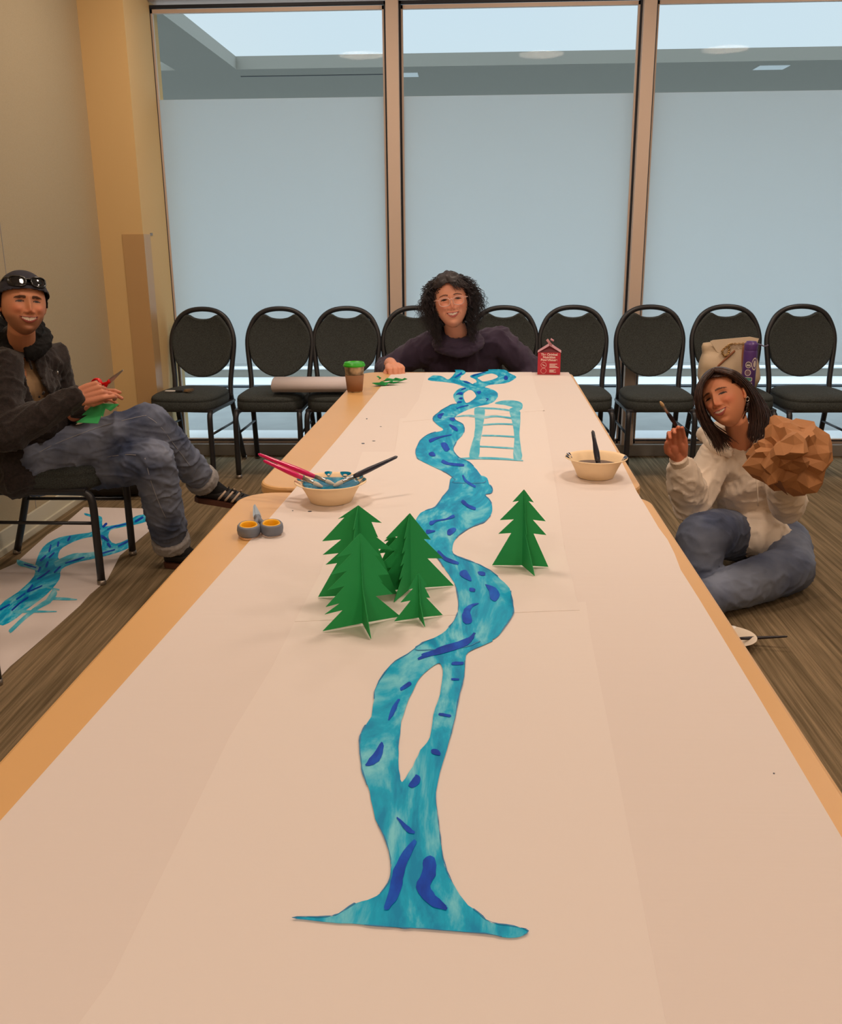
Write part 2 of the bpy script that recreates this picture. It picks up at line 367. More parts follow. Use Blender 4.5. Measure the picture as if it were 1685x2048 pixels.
def rough_loop(L, amp=.0006):
    out = []
    for i, (x, y) in enumerate(L): out.append((x + random.uniform(-amp, amp), y + random.uniform(-amp, amp)))
    return out
def flat(bm, px, z, th=.00012, holes=(), plane=TZ, sm=True, c=None):
    f = (lambda L: smooth_loop(L)) if sm else (lambda L: L)
    O = [(p.x - c.x, p.y - c.y) for p in (on(x, y, plane) for x, y in f(px))]
    H = [[(p.x - c.x, p.y - c.y) for p in (on(x, y, plane) for x, y in f(h))] for h in holes]
    add_prism(bm, rough_loop(O), th, [rough_loop(h) for h in H], Matrix.Translation((0, 0, z)))
def stroke(px, w_):
    """brush stroke outline in photo pixels: polyline with per-point half widths"""
    P = [Vector((x, y, 0)) for x, y in px]
    if not hasattr(w_, '__len__'): w_ = [w_] * len(P)
    L, R_ = [], []
    for i, p in enumerate(P):
        t = (P[min(i + 1, len(P) - 1)] - P[max(i - 1, 0)]).normalized(); nrm = Vector((-t.y, t.x, 0))
        L.append(p + nrm * w_[i]); R_.append(p - nrm * w_[i])
    t0 = (P[0] - P[1]).normalized() * w_[0] * .8; t1 = (P[-1] - P[-2]).normalized() * w_[-1] * .8
    pts = [P[0] + t0] + L + [P[-1] + t1] + R_[::-1]
    return [(p.x, p.y) for p in pts]
ctr = Vector((0, 2.0, 0)); PZ = TZ + .0026
def painting(name, m, shapes, z, parent=None, plane=TZ, c=ctr, sm=True):
    bm = bmesh.new()
    for k, s in enumerate(shapes):
        o_, h = s if isinstance(s, tuple) else (s, ())
        flat(bm, o_, 0.00002 * k, .0001, h, plane, sm, c)
    o = obj(name, bm, m, parent)
    if parent is None: o.location = (c.x, c.y, z)
    else: o.location = (0, 0, z - parent.location.z)
    return o
lower = (cA([(960, 0), (800, 100), (690, 170), (600, 310), (590, 380), (570, 490), (520, 570), (498, 640), (505, 760), (520, 850), (560, 960), (600, 1130), (650, 1240), (690, 1380), (690, 1500), (640, 1580), (585, 1625), (470, 1660), (370, 1725), (290, 1742), (110, 1746), (100, 1756), (370, 1782), (600, 1800), (780, 1815), (900, 1820), (1280, 1850), (1420, 1876), (1500, 1870), (1550, 1835), (1460, 1802), (1320, 1780), (1240, 1720), (1150, 1640), (1080, 1530), (1030, 1420), (1010, 1300), (990, 1150), (975, 1000), (985, 900), (1040, 700), (1085, 540), (1110, 400), (1150, 240), (1162, 105), (1220, 65), (1330, 0)]),
         [cA([(1000, 155), (940, 185), (880, 240), (830, 330), (770, 480), (750, 600), (740, 720), (750, 860), (768, 897), (830, 800), (880, 700), (935, 620), (960, 480), (1000, 350), (1018, 230)])])
mid = cB([(905, -20), (870, 70), (830, 120), (780, 190), (710, 215), (665, 245), (640, 330), (690, 420), (740, 480), (800, 540), (850, 620), (900, 690), (925, 760), (935, 850), (925, 920), (890, 980), (820, 1050), (700, 1110), (640, 1150), (700, 1160), (975, 1140), (1080, 1100), (1180, 1080), (1240, 1010), (1290, 940), (1306, 880), (1292, 800), (1280, 740), (1220, 680), (1150, 620), (1050, 570), (950, 533), (898, 505), (895, 455), (920, 400), (980, 350), (1060, 310), (1110, 290), (1150, 250), (1163, 200), (1150, 150), (1115, 108), (1155, 98), (1163, 65), (1140, 30), (1105, -20)])
up = cC([(930, 300), (860, 320), (800, 360), (762, 400), (790, 440), (832, 478), (750, 500), (690, 535), (655, 590), (650, 655), (690, 690), (800, 742), (870, 778), (912, 815), (905, 835), (1108, 835), (1090, 790), (1040, 725), (990, 685), (940, 665), (900, 612), (920, 560), (955, 520), (975, 480), (965, 440), (930, 420), (905, 400), (930, 375), (1000, 340), (1080, 315), (1140, 300)])
ring = (cD([(690, 350), (600, 375), (540, 430), (515, 480), (540, 560), (600, 620), (700, 660), (900, 640), (1050, 610), (1140, 570), (1195, 500), (1185, 430), (1100, 380), (980, 350), (840, 335)]), [cD([(760, 395), (690, 430), (668, 480), (690, 560), (720, 592), (790, 560), (860, 500), (850, 450), (810, 405)])])
lbr = cD([(125, 240), (190, 175), (260, 170), (350, 185), (430, 230), (500, 180), (550, 110), (540, 85), (660, 88), (705, 130), (640, 180), (620, 240), (720, 255), (830, 310), (960, 330), (880, 370), (740, 365), (640, 330), (520, 290), (340, 268)])
rbr = (cD([(800, 340), (820, 295), (870, 270), (850, 230), (770, 190), (800, 160), (900, 135), (1050, 100), (1060, 78), (1300, 82), (1370, 130), (1480, 190), (1420, 245), (1330, 285), (1180, 305), (1050, 320), (960, 370), (850, 375)]), [cD([(890, 205), (1000, 160), (1110, 140), (1200, 185), (1140, 225), (1030, 255), (965, 262), (930, 240)])])
fish = cD([(1150, 600), (1250, 560), (1400, 552), (1520, 570), (1575, 615), (1560, 690), (1480, 715), (1465, 680), (1400, 650), (1290, 625)])
river = painting('painted_river', M_blue, [lower, mid, up, ring, lbr, rbr], PZ)
tag(river, 'turquoise painted river winding down the middle of the table', 'painting')
tag(painting('painted_ladder', M_pale, [
    fish, cC([(1045, 330), (1110, 335), (1108, 400), (1098, 470), (1080, 560), (1070, 662), (1010, 660), (1020, 590), (1040, 520), (1048, 430)]),
    cC([(1280, 335), (1345, 338), (1352, 420), (1346, 500), (1355, 590), (1362, 672), (1308, 670), (1312, 540), (1300, 430)]),
    cC(stroke([(1090, 330), (1200, 335), (1310, 350)], 6)), cC(stroke([(920, 388), (1000, 380), (1100, 392), (1190, 384), (1310, 400)], [3, 6, 8, 6, 5])), cC(stroke([(1105, 443), (1200, 436), (1330, 440)], 5)),
    cC(stroke([(1100, 515), (1200, 517), (1330, 525)], 5)), cC(stroke([(1060, 588), (1150, 592), (1310, 602)], 5)), cC(stroke([(945, 672), (1080, 668), (1220, 672), (1362, 684)], [5, 8, 7, 4]))], PZ), 'pale blue painted ladder and loop beside the river', 'painting')
marks = [cA(stroke([(1200, 0), (1120, 40), (1000, 75), (870, 130)], [12, 20, 18, 7])), cA(stroke([(810, 285), (760, 320)], [12, 10])), cA(stroke([(740, 390), (705, 460), (680, 510)], [8, 14, 6])),
    cA([(635, 650), (648, 700), (620, 770), (570, 798), (535, 795), (580, 730)]), cA(stroke([(1080, 160), (1140, 158)], [10, 9])), cA(stroke([(1075, 258), (1115, 260)], 6)), cA(stroke([(1000, 478), (1060, 488)], 8)),
    cA([(945, 700), (985, 698), (1002, 725), (998, 738), (955, 725)]), cA([(850, 855), (875, 870), (868, 910), (830, 938), (803, 925), (835, 880)]), cA(stroke([(840, 1280), (770, 1390), (735, 1500), (715, 1600), (665, 1690)], [14, 30, 36, 32, 18])),
    cA(stroke([(935, 1395), (930, 1480), (895, 1560), (950, 1640), (1030, 1690)], [38, 44, 42, 34, 16])), cA(stroke([(735, 1130), (800, 1200), (835, 1220)], [5, 16, 8])),
    cB(stroke([(1040, 1050), (990, 1110), (860, 1155), (700, 1195)], [8, 18, 20, 14])), cB([(1075, 845), (1030, 870), (1015, 910), (1028, 960), (1000, 985), (965, 970), (960, 920), (985, 870), (1030, 848)]),
    cB([(1115, 715), (1185, 740), (1213, 785), (1185, 830), (1150, 810), (1140, 760)]), cB([(955, 625), (990, 622), (1022, 690), (985, 680), (945, 650)]), cB([(1065, 630), (1110, 632), (1115, 655), (1080, 655)]), cB([(1010, 740), (1045, 745), (1045, 765), (1012, 762)]),
    cB(stroke([(800, 495), (850, 545), (930, 573)], [9, 14, 9])), cB(stroke([(725, 360), (775, 355)], [14, 4])), cB([(860, 350), (900, 332), (920, 345), (885, 382), (862, 378)]), cB(stroke([(750, 302), (790, 285), (850, 275), (900, 255)], [14, 6, 5, 11])),
    cB(stroke([(965, 155), (1000, 185), (1045, 203)], [12, 11, 10])), cC(stroke([(965, 790), (985, 825), (1045, 862)], [6, 8, 8])), cC(stroke([(830, 692), (870, 708), (965, 718)], [12, 9, 9])), cC([(735, 635), (765, 628), (780, 655), (745, 655)]),
    cC([(815, 572), (850, 565), (875, 610), (850, 625), (830, 605)]), cC(stroke([(745, 553), (800, 530), (885, 512)], [12, 6, 3])), cC([(870, 440), (920, 460), (932, 485), (905, 480)]), cC([(875, 398), (910, 398), (905, 420), (880, 412)]), cC([(795, 375), (835, 365), (825, 385), (815, 402), (797, 395)]),
    cD(stroke([(570, 680), (640, 655), (740, 632)], [6, 9, 5])), cD(stroke([(585, 585), (640, 580)], [12, 8])), cD(stroke([(610, 528), (650, 525)], 12)), cD([(555, 470), (600, 435), (655, 432), (650, 470), (600, 465)]), cD(stroke([(640, 390), (700, 370)], [7, 9])),
    cD([(870, 425), (930, 412), (935, 440), (905, 460)]), cD([(1000, 520), (1060, 535), (1010, 572), (1035, 540)]), cD(stroke([(545, 200), (600, 165), (640, 135)], [6, 14, 10])), cD(stroke([(680, 268), (760, 290)], [8, 10])), cD([(1300, 180), (1345, 185), (1345, 235), (1295, 235)]), cD(stroke([(810, 180), (900, 150), (1000, 125)], [9, 6, 4]))]
painting('current_marks', M_dark, marks, PZ + .0005, river)
# darker rim strokes along the banks, as the wet brush left them
rim = []
for L, w_ in ((lower[0], .9), (mid, .9), (up, .7)):
    Q = smooth_loop(L)
    n = len(Q)
    for k in range(0, n - 14, 17):
        rim.append(stroke(Q[k:k + 13], [w_ * random.uniform(.4, 1.5) for _ in range(13)]))
painting('bank_outline', M_edge, rim, PZ + .0003, river, sm=False)
M_spot = mat('dried_paint_spot', rgb(70, 78, 92), .5)
sp = bmesh.new()
for (x, y, a, b) in ((620, 1023.5, 4, 1.2), (586, 1022, 1.5, .8), (818, 1023, 3.5, .9), (726.5, 887.5, 3.4, 1.2), (748, 882.5, 3.5, .7), (734, 838, 1.5, 1), (762, 853.6, 2.2, .5), (1549, 1548, 1.6, 1.4)):
    flat(sp, [(x + a * math.cos(t), y + b * math.sin(t)) for t in [k * math.pi / 4 for k in range(8)]], 0, .0002, c=ctr)
o = obj('paint_spots', sp, M_spot); o.location = (0, 2.0, TZ + .0007); tag(o, 'small dried paint spots dotted over the white runner', 'stain', kind='stuff')
# river study on the floor
fc = Vector((-1.65, 3.5, 0))
P = [on(x, y, 0) for x, y in ([(168, 1015), (306, 1018), (300, 1062), (278, 1080), (240, 1112), (215, 1160), (180, 1190), (160, 1212), (120, 1248), (60, 1300), (20, 1334), (-60, 1420), (-330, 1420), (-60, 1190), (0, 1141), (30, 1128), (70, 1092), (95, 1070), (130, 1048)])]
o = obj('floor_drawing_sheet', prism([(p.x - fc.x, p.y - fc.y) for p in P], .0008), mat('floor_drawing_paper', rgb(226, 214, 210), .8, bump=.4, bscale=12)); o.location = fc + Vector((0, 0, .001)); tag(o, 'sheet with a blue river study lying on the carpet under the man', 'paper')
def cE(L): return [(x / 3.24, 780 + y / 3.24) for x, y in L]
fr = [cE([(550, 800), (610, 815), (660, 825), (665, 880), (700, 885), (820, 860), (880, 820), (960, 808), (970, 845), (900, 870), (800, 890), (720, 910), (705, 960), (750, 1000), (850, 965), (860, 1010), (780, 1050), (640, 1090), (500, 1120), (400, 1165), (385, 1230), (300, 1330), (170, 1430), (80, 1500), (0, 1525), (0, 1400), (120, 1310), (220, 1210), (230, 1130), (280, 1020), (380, 960), (520, 935), (600, 920), (640, 870), (620, 835), (555, 815)]),
      cE([(110, 1105), (140, 1110), (200, 1130), (250, 1145), (240, 1175), (180, 1155), (120, 1140)]),
      cE(stroke([(370, 1130), (480, 1085), (560, 1075), (700, 1050)], [20, 22, 16, 10]))]
hole = cE([(640, 955), (560, 960), (470, 990), (390, 1040), (385, 1100), (480, 1075), (600, 1055), (655, 1025), (660, 985)])
fr[0] = (fr[0], [hole])
fp = painting('painted_stream', M_blue, fr[:1], .0022, None, 0.0, fc); tag(fp, 'blue branching stream painted on the floor sheet', 'painting')
fl_ = [cE([(350, 1290), (370, 1320), (340, 1370), (290, 1380), (320, 1330)]), cE(stroke([(320, 1370), (250, 1410), (160, 1480), (70, 1565)], [16, 14, 12, 12])), cE(stroke([(330, 1355), (420, 1358), (495, 1362)], [8, 9, 3])), cE(stroke([(90, 1442), (200, 1440), (360, 1440)], [7, 8, 3])), cE(stroke([(310, 1285), (380, 1298)], 5))]
painting('stream_arm', M_pale, [fr[2]], .0027, fp, 0.0, fc)
painting('small_inlet', M_pale, [fr[1]], .0027, fp, 0.0, fc)
painting('side_channels', M_pale, fl_, .0027, fp, 0.0, fc)
fm = [cE(stroke(s_, w_)) for s_, w_ in (([(0, 1430), (60, 1395)], 5), ([(80, 1430), (130, 1385), (180, 1350)], 5), ([(110, 1360), (160, 1325)], 5), ([(180, 1310), (210, 1270)], 6), ([(245, 1230), (290, 1200), (320, 1175)], 5), ([(355, 1185), (390, 1150)], 5), ([(300, 1150), (310, 1120)], 6), ([(265, 1110), (295, 1080)], 6), ([(320, 1090), (350, 1060)], 5), ([(320, 1050), (330, 1010)], 5), ([(375, 1015), (380, 990)], 6), ([(440, 980), (455, 955)], 5), ([(250, 1180), (262, 1155)], 6), ([(190, 1310), (270, 1275)], 4), ([(610, 925), (650, 905)], 4), ([(670, 890), (690, 870)], 7), ([(660, 950), (700, 980)], 8), ([(700, 1000), (715, 1020)], 7), ([(700, 905), (760, 885), (820, 872)], 4), ([(880, 855), (925, 830)], 6), ([(770, 1015), (830, 985)], 5), ([(640, 1070), (740, 1040)], 4), ([(430, 1125), (540, 1090)], 4), ([(160, 1135), (230, 1155)], 4))]
painting('flow_marks', M_dark, fm, .0032, fp, 0.0, fc)
# ------------------------------------------------------------------ banquet chairs
M_fab = mat('black_speckled_upholstery', rgb(42, 46, 46), .9, c2=rgb(70, 75, 73), vscale=260, bump=.4, bscale=300, detail=3)
M_fr = mat('black_chair_frame', rgb(40, 40, 44), .38, spec=.5)
M_glide = mat('steel_glide', rgb(150, 140, 130), .35, metal=.8)
def backy(z): return .165 + (z - .44) * .19
def chair(label, name='banquet_chair'):
    t = empty(name, (0, 0, 0), 0, label, 'chair', 'black banquet chairs lined up along the window')
    # seat: crowned cushion with a welt
    bm = bmesh.new(); prof = [(.378, .94), (.384, .985), (.40, 1.0), (.430, 1.0), (.434, .982), (.438, 1.0), (.452, .975), (.462, .9), (.470, .72), (.474, .4), (.475, .0)]
    def outline(k):
        pts = []
        for i in range(40):
            a = 2 * math.pi * i / 40; c_, s_ = math.cos(a), math.sin(a)
            x = .198 * math.copysign(abs(c_) ** .55, c_) * (1 - .10 * (s_ * .5 + .5)); y = -.012 + .225 * math.copysign(abs(s_) ** .55, s_)
            pts.append((x * k, y * k - .012 * (1 - k)))
        return pts
    rings = []
    for z, k in prof[:-1]: rings.append([bm.verts.new((x, y, z)) for x, y in outline(k)])
    for a, b in zip(rings, rings[1:]):
        for i in range(40): bm.faces.new((a[i], a[(i + 1) % 40], b[(i + 1) % 40], b[i]))
    bm.faces.new(rings[0][::-1]); bm.faces.new(rings[-1]); obj('seat', bm, M_fab, t, True)
    obj('seat_pan', box(-.19, .19, -.2, .19, .372, .388, .004), M_fr, t)
    # back pad
    out = [(-.176, .665), (-.157, .60), (-.10, .545), (-.05, .522), (0, .515), (.05, .522), (.10, .545), (.157, .60), (.176, .665), (.184, .72), (.172, .78), (.135, .835), (.095, .872), (.05, .853), (0, .846), (-.05, .853), (-.095, .872), (-.135, .835), (-.172, .78), (-.184, .72)]
    o2 = [(p.x, p.y) for p in catmull([(x, z, 0) for x, z in out] + [(out[0][0], out[0][1], 0)], 3)][:-1]
    bm = bmesh.new(); lay = [(-.020, .93), (-.024, .98), (-.012, 1.0), (.012, 1.0), (.020, .97)]
    rings = []
    for dy, k in lay: rings.append([bm.verts.new((x * k, backy(z) + dy, .69 + (z - .69) * k)) for x, z in o2])
    for a, b in zip(rings, rings[1:]):
        for i in range(len(a)): bm.faces.new((a[i], a[(i + 1) % len(a)], b[(i + 1) % len(a)], b[i]))
    for rg, rev in ((rings[0], 0), (rings[-1], 1)):
        tr = tessellate_polygon([[Vector((v.co.x, v.co.z, 0)) for v in rg]])
        for q in tr:
            try: bm.faces.new([rg[i] for i in q])
            except ValueError: pass
    obj('backrest', bm, M_fab, t, True)
    fp_ = [(-.172, .40), (-.172, .50), (-.182, .60), (-.190, .68), (-.189, .74), (-.172, .80), (-.138, .856), (-.08, .892), (0, .903)]
    fp_ = fp_ + [(-x, z) for x, z in fp_[-2::-1]]
    bm = bmesh.new(); add_tube(bm, catmull([(x, backy(z), z) for x, z in fp_], 4), .0148, 10); obj('back_frame', bm, M_fr, t, True)
    for s in (-1, 1):
        # front leg bends over into the side rail; rear leg splays backwards
        obj('leg', tube(catmull([(s * .180, -.222, .012), (s * .180, -.222, .2), (s * .179, -.220, .33), (s * .175, -.198, .368), (s * .171, -.14, .374), (s * .168, .0, .374), (s * .172, .15, .374)], 4), .0152, 10), M_fr, t, True)
        obj('leg', tube(catmull([(s * .172, .16, .42), (s * .174, .185, .34), (s * .18, .235, .17), (s * .187, .285, .012)], 4), .0152, 10), M_fr, t, True)
        obj('stretcher', tube([(s * .178, -.22, .25), (s * .172, .215, .25)], .007, 8), M_fr, t, True)
        for gx, gy in ((s * .180, -.222), (s * .187, .287)): obj('glide', lathe([(0, 0), (.0160, 0), (.0172, .004), (.0165, .02), (0, .02)], 12, (gx, gy, 0)), M_glide, t, True)
    return t
CH = [(-1.545, 5.30, -.10, 'leftmost black banquet chair by the cream pier, keys on its seat'), (-1.068, 5.30, -.01, 'second black chair from the pier, left end of the paper roll on it'), (-.672, 5.30, .0, 'third black chair from the pier, behind the green-lidded cup'),
      (-.262, 5.31, .02, 'black chair behind the left shoulder of the woman, mostly hidden'), (.245, 5.30, .0, 'black chair showing beside the curls and right shoulder of the woman'), (.645, 5.30, .0, 'black chair directly behind the red carton'),
      (1.085, 5.29, .01, 'black chair right of the second mullion, behind the raised paintbrush'), (1.515, 5.29, .0, 'black chair holding the tan handbag and purple bottle'), (1.94, 5.28, .02, 'rightmost black chair in the row, beyond the crumpled brown bag')]
proto = chair(CH[0][3])
chairs = [proto]
for k in range(1, 9): chairs.append(copy_tree(proto))
for k in range(2): chairs.append(copy_tree(proto))
for c_, (x, y, rz, lb) in zip(chairs, CH): c_.location = (x, y, 0); c_.rotation_euler.z = rz; c_['label'] = lb
chairs[9].location = (-1.625, 3.565, 0); chairs[9].rotation_euler.z = math.pi / 2 - .0; chairs[9]['label'] = 'black banquet chair the man in jeans is sitting on'; del chairs[9]['group']
chairs[10].location = (-1.625, 2.345, 0); chairs[10].rotation_euler.z = math.pi / 2; chairs[10]['label'] = 'black chair nearest the camera at the left frame edge, one leg showing'; del chairs[10]['group']
# ------------------------------------------------------------------ cut-out paper trees
M_grn = mat('dark_green_card', rgb(30, 160, 84), .7, var=.04, vscale=8)
M_grn2 = mat('bright_green_card', rgb(52, 168, 92), .7)
def jag(tiers, h):
    """right half outline of a fir: list of (height fraction of tip, reach, notch reach)"""
    pts = [(0.0008, h)]
    for z, r_, nr in tiers: pts += [(r_, z * h), (nr, z * h + .012 * h + .01 * h)]
    return pts
def tree(base, h, wings, label, lean=(0, 0), rz=0):
    """wings: list of (angle in degrees, tiers, bottom reach); each pair of wings is one slotted card"""
    t = empty('paper_tree', base, rz, label, 'paper tree', 'green card trees on the river drawing')
    for ang, tiers, foot in wings:
        out = [(-.0004, 0), (foot, -.0), (foot * .62, .10 * h * .9)] if False else [(-.0004, .012 * h), (foot, 0)]
        inner = []
        for (zt, r_, nr) in tiers[::-1]: inner += [(nr, zt * h + .015 * h), (r_, zt * h)]
        out += inner + [(.0006, h), (-.0004, h)]
        a = math.radians(ang); xa = Vector((math.cos(a), math.sin(a), 0)); ya = Vector((lean[0], lean[1], 1)).normalized(); za = xa.cross(ya)
        obj('card_wing', prism(out, .0011, (), basis(xa, ya, za, Vector((0, 0, 0)) - za * .0005)), M_grn, t)
    return t
def tb(x, y): p = on(x, y, TZ + .0032); return p
T3 = [(.80, .026, .012), (.58, .046, .018), (.40, .052, .024)]
tree(tb(1045, 1132), .137, [(176, [(.84, .019, .008), (.60, .040, .016), (.42, .042, .02)], .052), (-4, [(.84, .017, .008), (.60, .038, .016), (.42, .040, .018)], .045), (-70, [(.7, .010, .006), (.45, .016, .009)], .052), (108, [(.75, .018, .008), (.5, .03, .012)], .045)], 'green card tree standing alone right of the river')
tree(tb(722, 1192), .150, [(184, [(.86, .032, .022), (.62, .058, .028), (.47, .058, .033), (.36, .054, .036)], .068), (12, [(.80, .036, .020), (.64, .030, .026), (.5, .052, .03)], .058), (-100, [(.8, .03, .018), (.55, .045, .02), (.3, .05, .026)], .055), (85, [(.8, .03, .015), (.5, .045, .02)], .05)], 'tall green card tree at the back left of the clump')
tree(tb(726, 1248), .141, [(206, [(.78, .036, .014), (.60, .046, .022), (.44, .052, .026), (.26, .056, .034), (.18, .058, .03)], .062), (30, [(.72, .030, .022), (.50, .044, .026), (.42, .034, .03), (.27, .050, .022)], .062), (-72, [(.7, .004, .003), (.4, .007, .006)], .055), (110, [(.7, .03, .015), (.4, .045, .02)], .05)], 'large green card tree at the front left of the clump')
tree(tb(786, 1150), .072, [(190, [(.84, .014, .006), (.55, .026, .012)], .032), (-8, [(.80, .018, .008), (.5, .028, .012)], .03), (-84, [(.6, .006, .004)], .034), (92, [(.6, .016, .008)], .02)], 'tiny green card tree tucked between the taller ones')
tree(tb(822, 1178), .128, [(196, [(.70, .040, .02), (.52, .044, .024), (.30, .058, .03)], .066), (14, [(.64, .034, .022), (.38, .054, .028)], .072), (-112, [(.72, .022, .014), (.55, .03, .018), (.40, .036, .024), (.24, .042, .03)], .062), (70, [(.7, .03, .016), (.45, .045, .02)], .05)], 'green card tree beside the river bank, behind the smallest front one')
tree(tb(838, 1236), .072, [(200, [(.66, .016, .008), (.40, .028, .012)], .038), (20, [(.70, .014, .008), (.42, .018, .012)], .038), (-72, [(.6, .008, .005), (.4, .01, .007)], .034), (108, [(.6, .012, .006)], .025)], 'small green card tree at the front of the clump, nearest the river')
# ------------------------------------------------------------------ bowls, brushes
M_bowl = mat('pale_fibre_bowl', rgb(250, 222, 182), .7, bump=.1, bscale=200)
M_bowl2 = mat('white_fibre_bowl', rgb(236, 222, 204), .7)
M_teal = paint_mat('wet_teal_paint', rgb(0, 104, 142), rgb(0, 124, 162), rgb(60, 170, 200), 40)
M_teal.node_tree.nodes['Principled BSDF'].inputs['Roughness'].default_value = .12
M_navy = mat('wet_navy_paint', rgb(26, 30, 66), .15)
def bowl(name, c, R_, h, m, label, paint, lvl, group='fibre paint bowls'):
    t = empty(name, c, 0, label, 'bowl', group); rb = R_ * .58
    obj('bowl_wall', lathe([(0, 0), (rb * .9, 0), (rb, .002), (R_ * .70, h * .45), (R_ * .86, h * .92), (R_ * .97, h), (R_, h * .985), (R_, h * .96), (R_ * .965, h * .955), (R_ * .93, h * .96), (R_ * .84, h * .90), (R_ * .68, h * .45), (rb * .9, .0045), (0, .0045)][::1], 48), m, t, True)
    if paint:
        r1 = (rb * .95 + (R_ * .84 - rb * .95) * lvl) * .985
        bm = bmesh.new(); n = 40; cc = bm.verts.new((0, 0, h * lvl)); rr = []
        for k in range(n):
            a = 2 * math.pi * k / n; q = r1 * (1 + .03 * math.sin(3 * a) + .02 * math.sin(7 * a)); rr.append(bm.verts.new((q * math.cos(a), q * math.sin(a), h * lvl + .0008)))
        for k in range(n): bm.faces.new((cc, rr[k], rr[(k + 1) % n]))
        obj('paint_pool', bm, paint, t, True)
    return t
def smear(t, a0, a1, R_, h, m, k0=.80, k1=1.0):
    bm = bmesh.new(); pr_ = []
    for i in range(9):
        a = math.radians(a0 + (a1 - a0) * i / 8); wv = math.sin(math.pi * i / 8)
        inn = R_ * (.90 - .10 * wv); ou = R_ * (.93 + .06 * wv)
        pr_.append((bm.verts.new((inn * math.cos(a), inn * math.sin(a), h * (.93 - .12 * wv) + .0022)), bm.verts.new((ou * math.cos(a), ou * math.sin(a), h * 1.0 + .0016))))
    for a, b in zip(pr_, pr_[1:]): bm.faces.new((a[0], b[0], b[1], a[1]))
    obj('paint_smear', bm, m, t, True)
def brush(name, tip, end, r_, mh, label, bristle=.022, ferr=.028, group=None, mb=None):
    tip, end = Vector(tip), Vector(end); L = (end - tip).length; t = empty(name, tip, 0, label, 'paintbrush', group); dv = (end - tip).normalized()
    q = Vector((0, 0, 1)).rotation_difference(dv).to_matrix().to_4x4()
    def part(n_, prof, m):
        bm = lathe(prof, 14); bmesh.ops.transform(bm, matrix=q, verts=bm.verts); obj(n_, bm, m, t, True)
    part('bristles', [(0, 0), (r_ * .45, .001), (r_ * .95, bristle * .6), (r_ * .9, bristle)], mb or M_bris)
    part('ferrule', [(r_ * .88, bristle), (r_ * .95, bristle + .004), (r_ * .82, bristle + .006), (r_ * .9, bristle + ferr), (0, bristle + ferr)], M_ferr)
    b0 = bristle + ferr
    part('handle', [(0, b0), (r_ * .8, b0), (r_ * 1.12, b0 + (L - b0) * .15), (r_ * 1.15, b0 + (L - b0) * .35), (r_ * .8, L - .03), (r_ * .66, L - .004), (r_ * .3, L), (0, L)], mh)
    return t
M_bris = mat('pale_bristles', rgb(210, 205, 195), .6); M_ferr = mat('silver_ferrule', rgb(200, 200, 200), .25, metal=.9)
M_pink = mat('magenta_lacquer', rgb(222, 18, 108), .3, coat=.4); M_navyh = mat('dark_navy_lacquer', rgb(32, 34, 52), .35, coat=.3); M_blackh = mat('black_lacquer', rgb(30, 24, 34), .35)
bz = TZ + .0006; b1 = on(663, 983, bz + .0) ; b1 = Vector((-.283, 1.962, bz)); RB = .0785; HB = .047
t = bowl('paint_bowl', b1, RB, HB, M_bowl, 'pale fibre bowl of teal paint on the left of the runner', M_teal, .82)
for a, b in ((20, 50), (58, 80), (95, 108), (150, 178), (-5, 15)): smear(t, a, b, RB, HB, M_teal)
b2 = Vector((.321, 2.185, bz)); t = bowl('paint_bowl', b2, .0735, .05, M_bowl, 'pale fibre bowl of navy paint near the right table edge', M_navy, .58)
for a, b in ((150, 165), (172, 190), (-30, 5)): smear(t, a, b, .0735, .05, M_navy)
brush('paintbrush', b1 + Vector((.012, -.018, .042)), at(517, 908, 2.02), .0052, M_pink, 'long magenta paintbrush in the teal bowl, upper of the pair', group=None)
brush('paintbrush', b1 + Vector((-.012, -.034, .041)), at(527, 921, 1.985), .0052, M_pink, 'shorter magenta paintbrush in the teal bowl, lower of the pair')
brush('paintbrush', b1 + Vector((.010, -.030, .042)), at(795, 913, 2.03), .0055, M_navyh, 'dark navy paintbrush leaning out of the teal bowl')
brush('paintbrush', b2 + Vector((.004, -.036, .022)), at(1186, 861, 2.20), .0062, M_navyh, 'dark blue paintbrush standing upright in the navy paint bowl', bristle=.006, ferr=.014)
b3 = on(1482, 1290, 0); b3 = Vector((.882, 2.868, .001)); t = bowl('paint_bowl', b3, .085, .035, M_bowl2, 'white bowl on the carpet half hidden by the table edge', None, 0)
for a, b in ((60, 75), (85, 92)): smear(t, a, b, .085, .035, mat('pale_wash', rgb(240, 235, 228), .3))
brush('paintbrush', b3 + Vector((-.02, .02, .012)), on(1576, 1273, .045), .005, M_blackh, 'thin dark brush lying across the white bowl on the carpet')
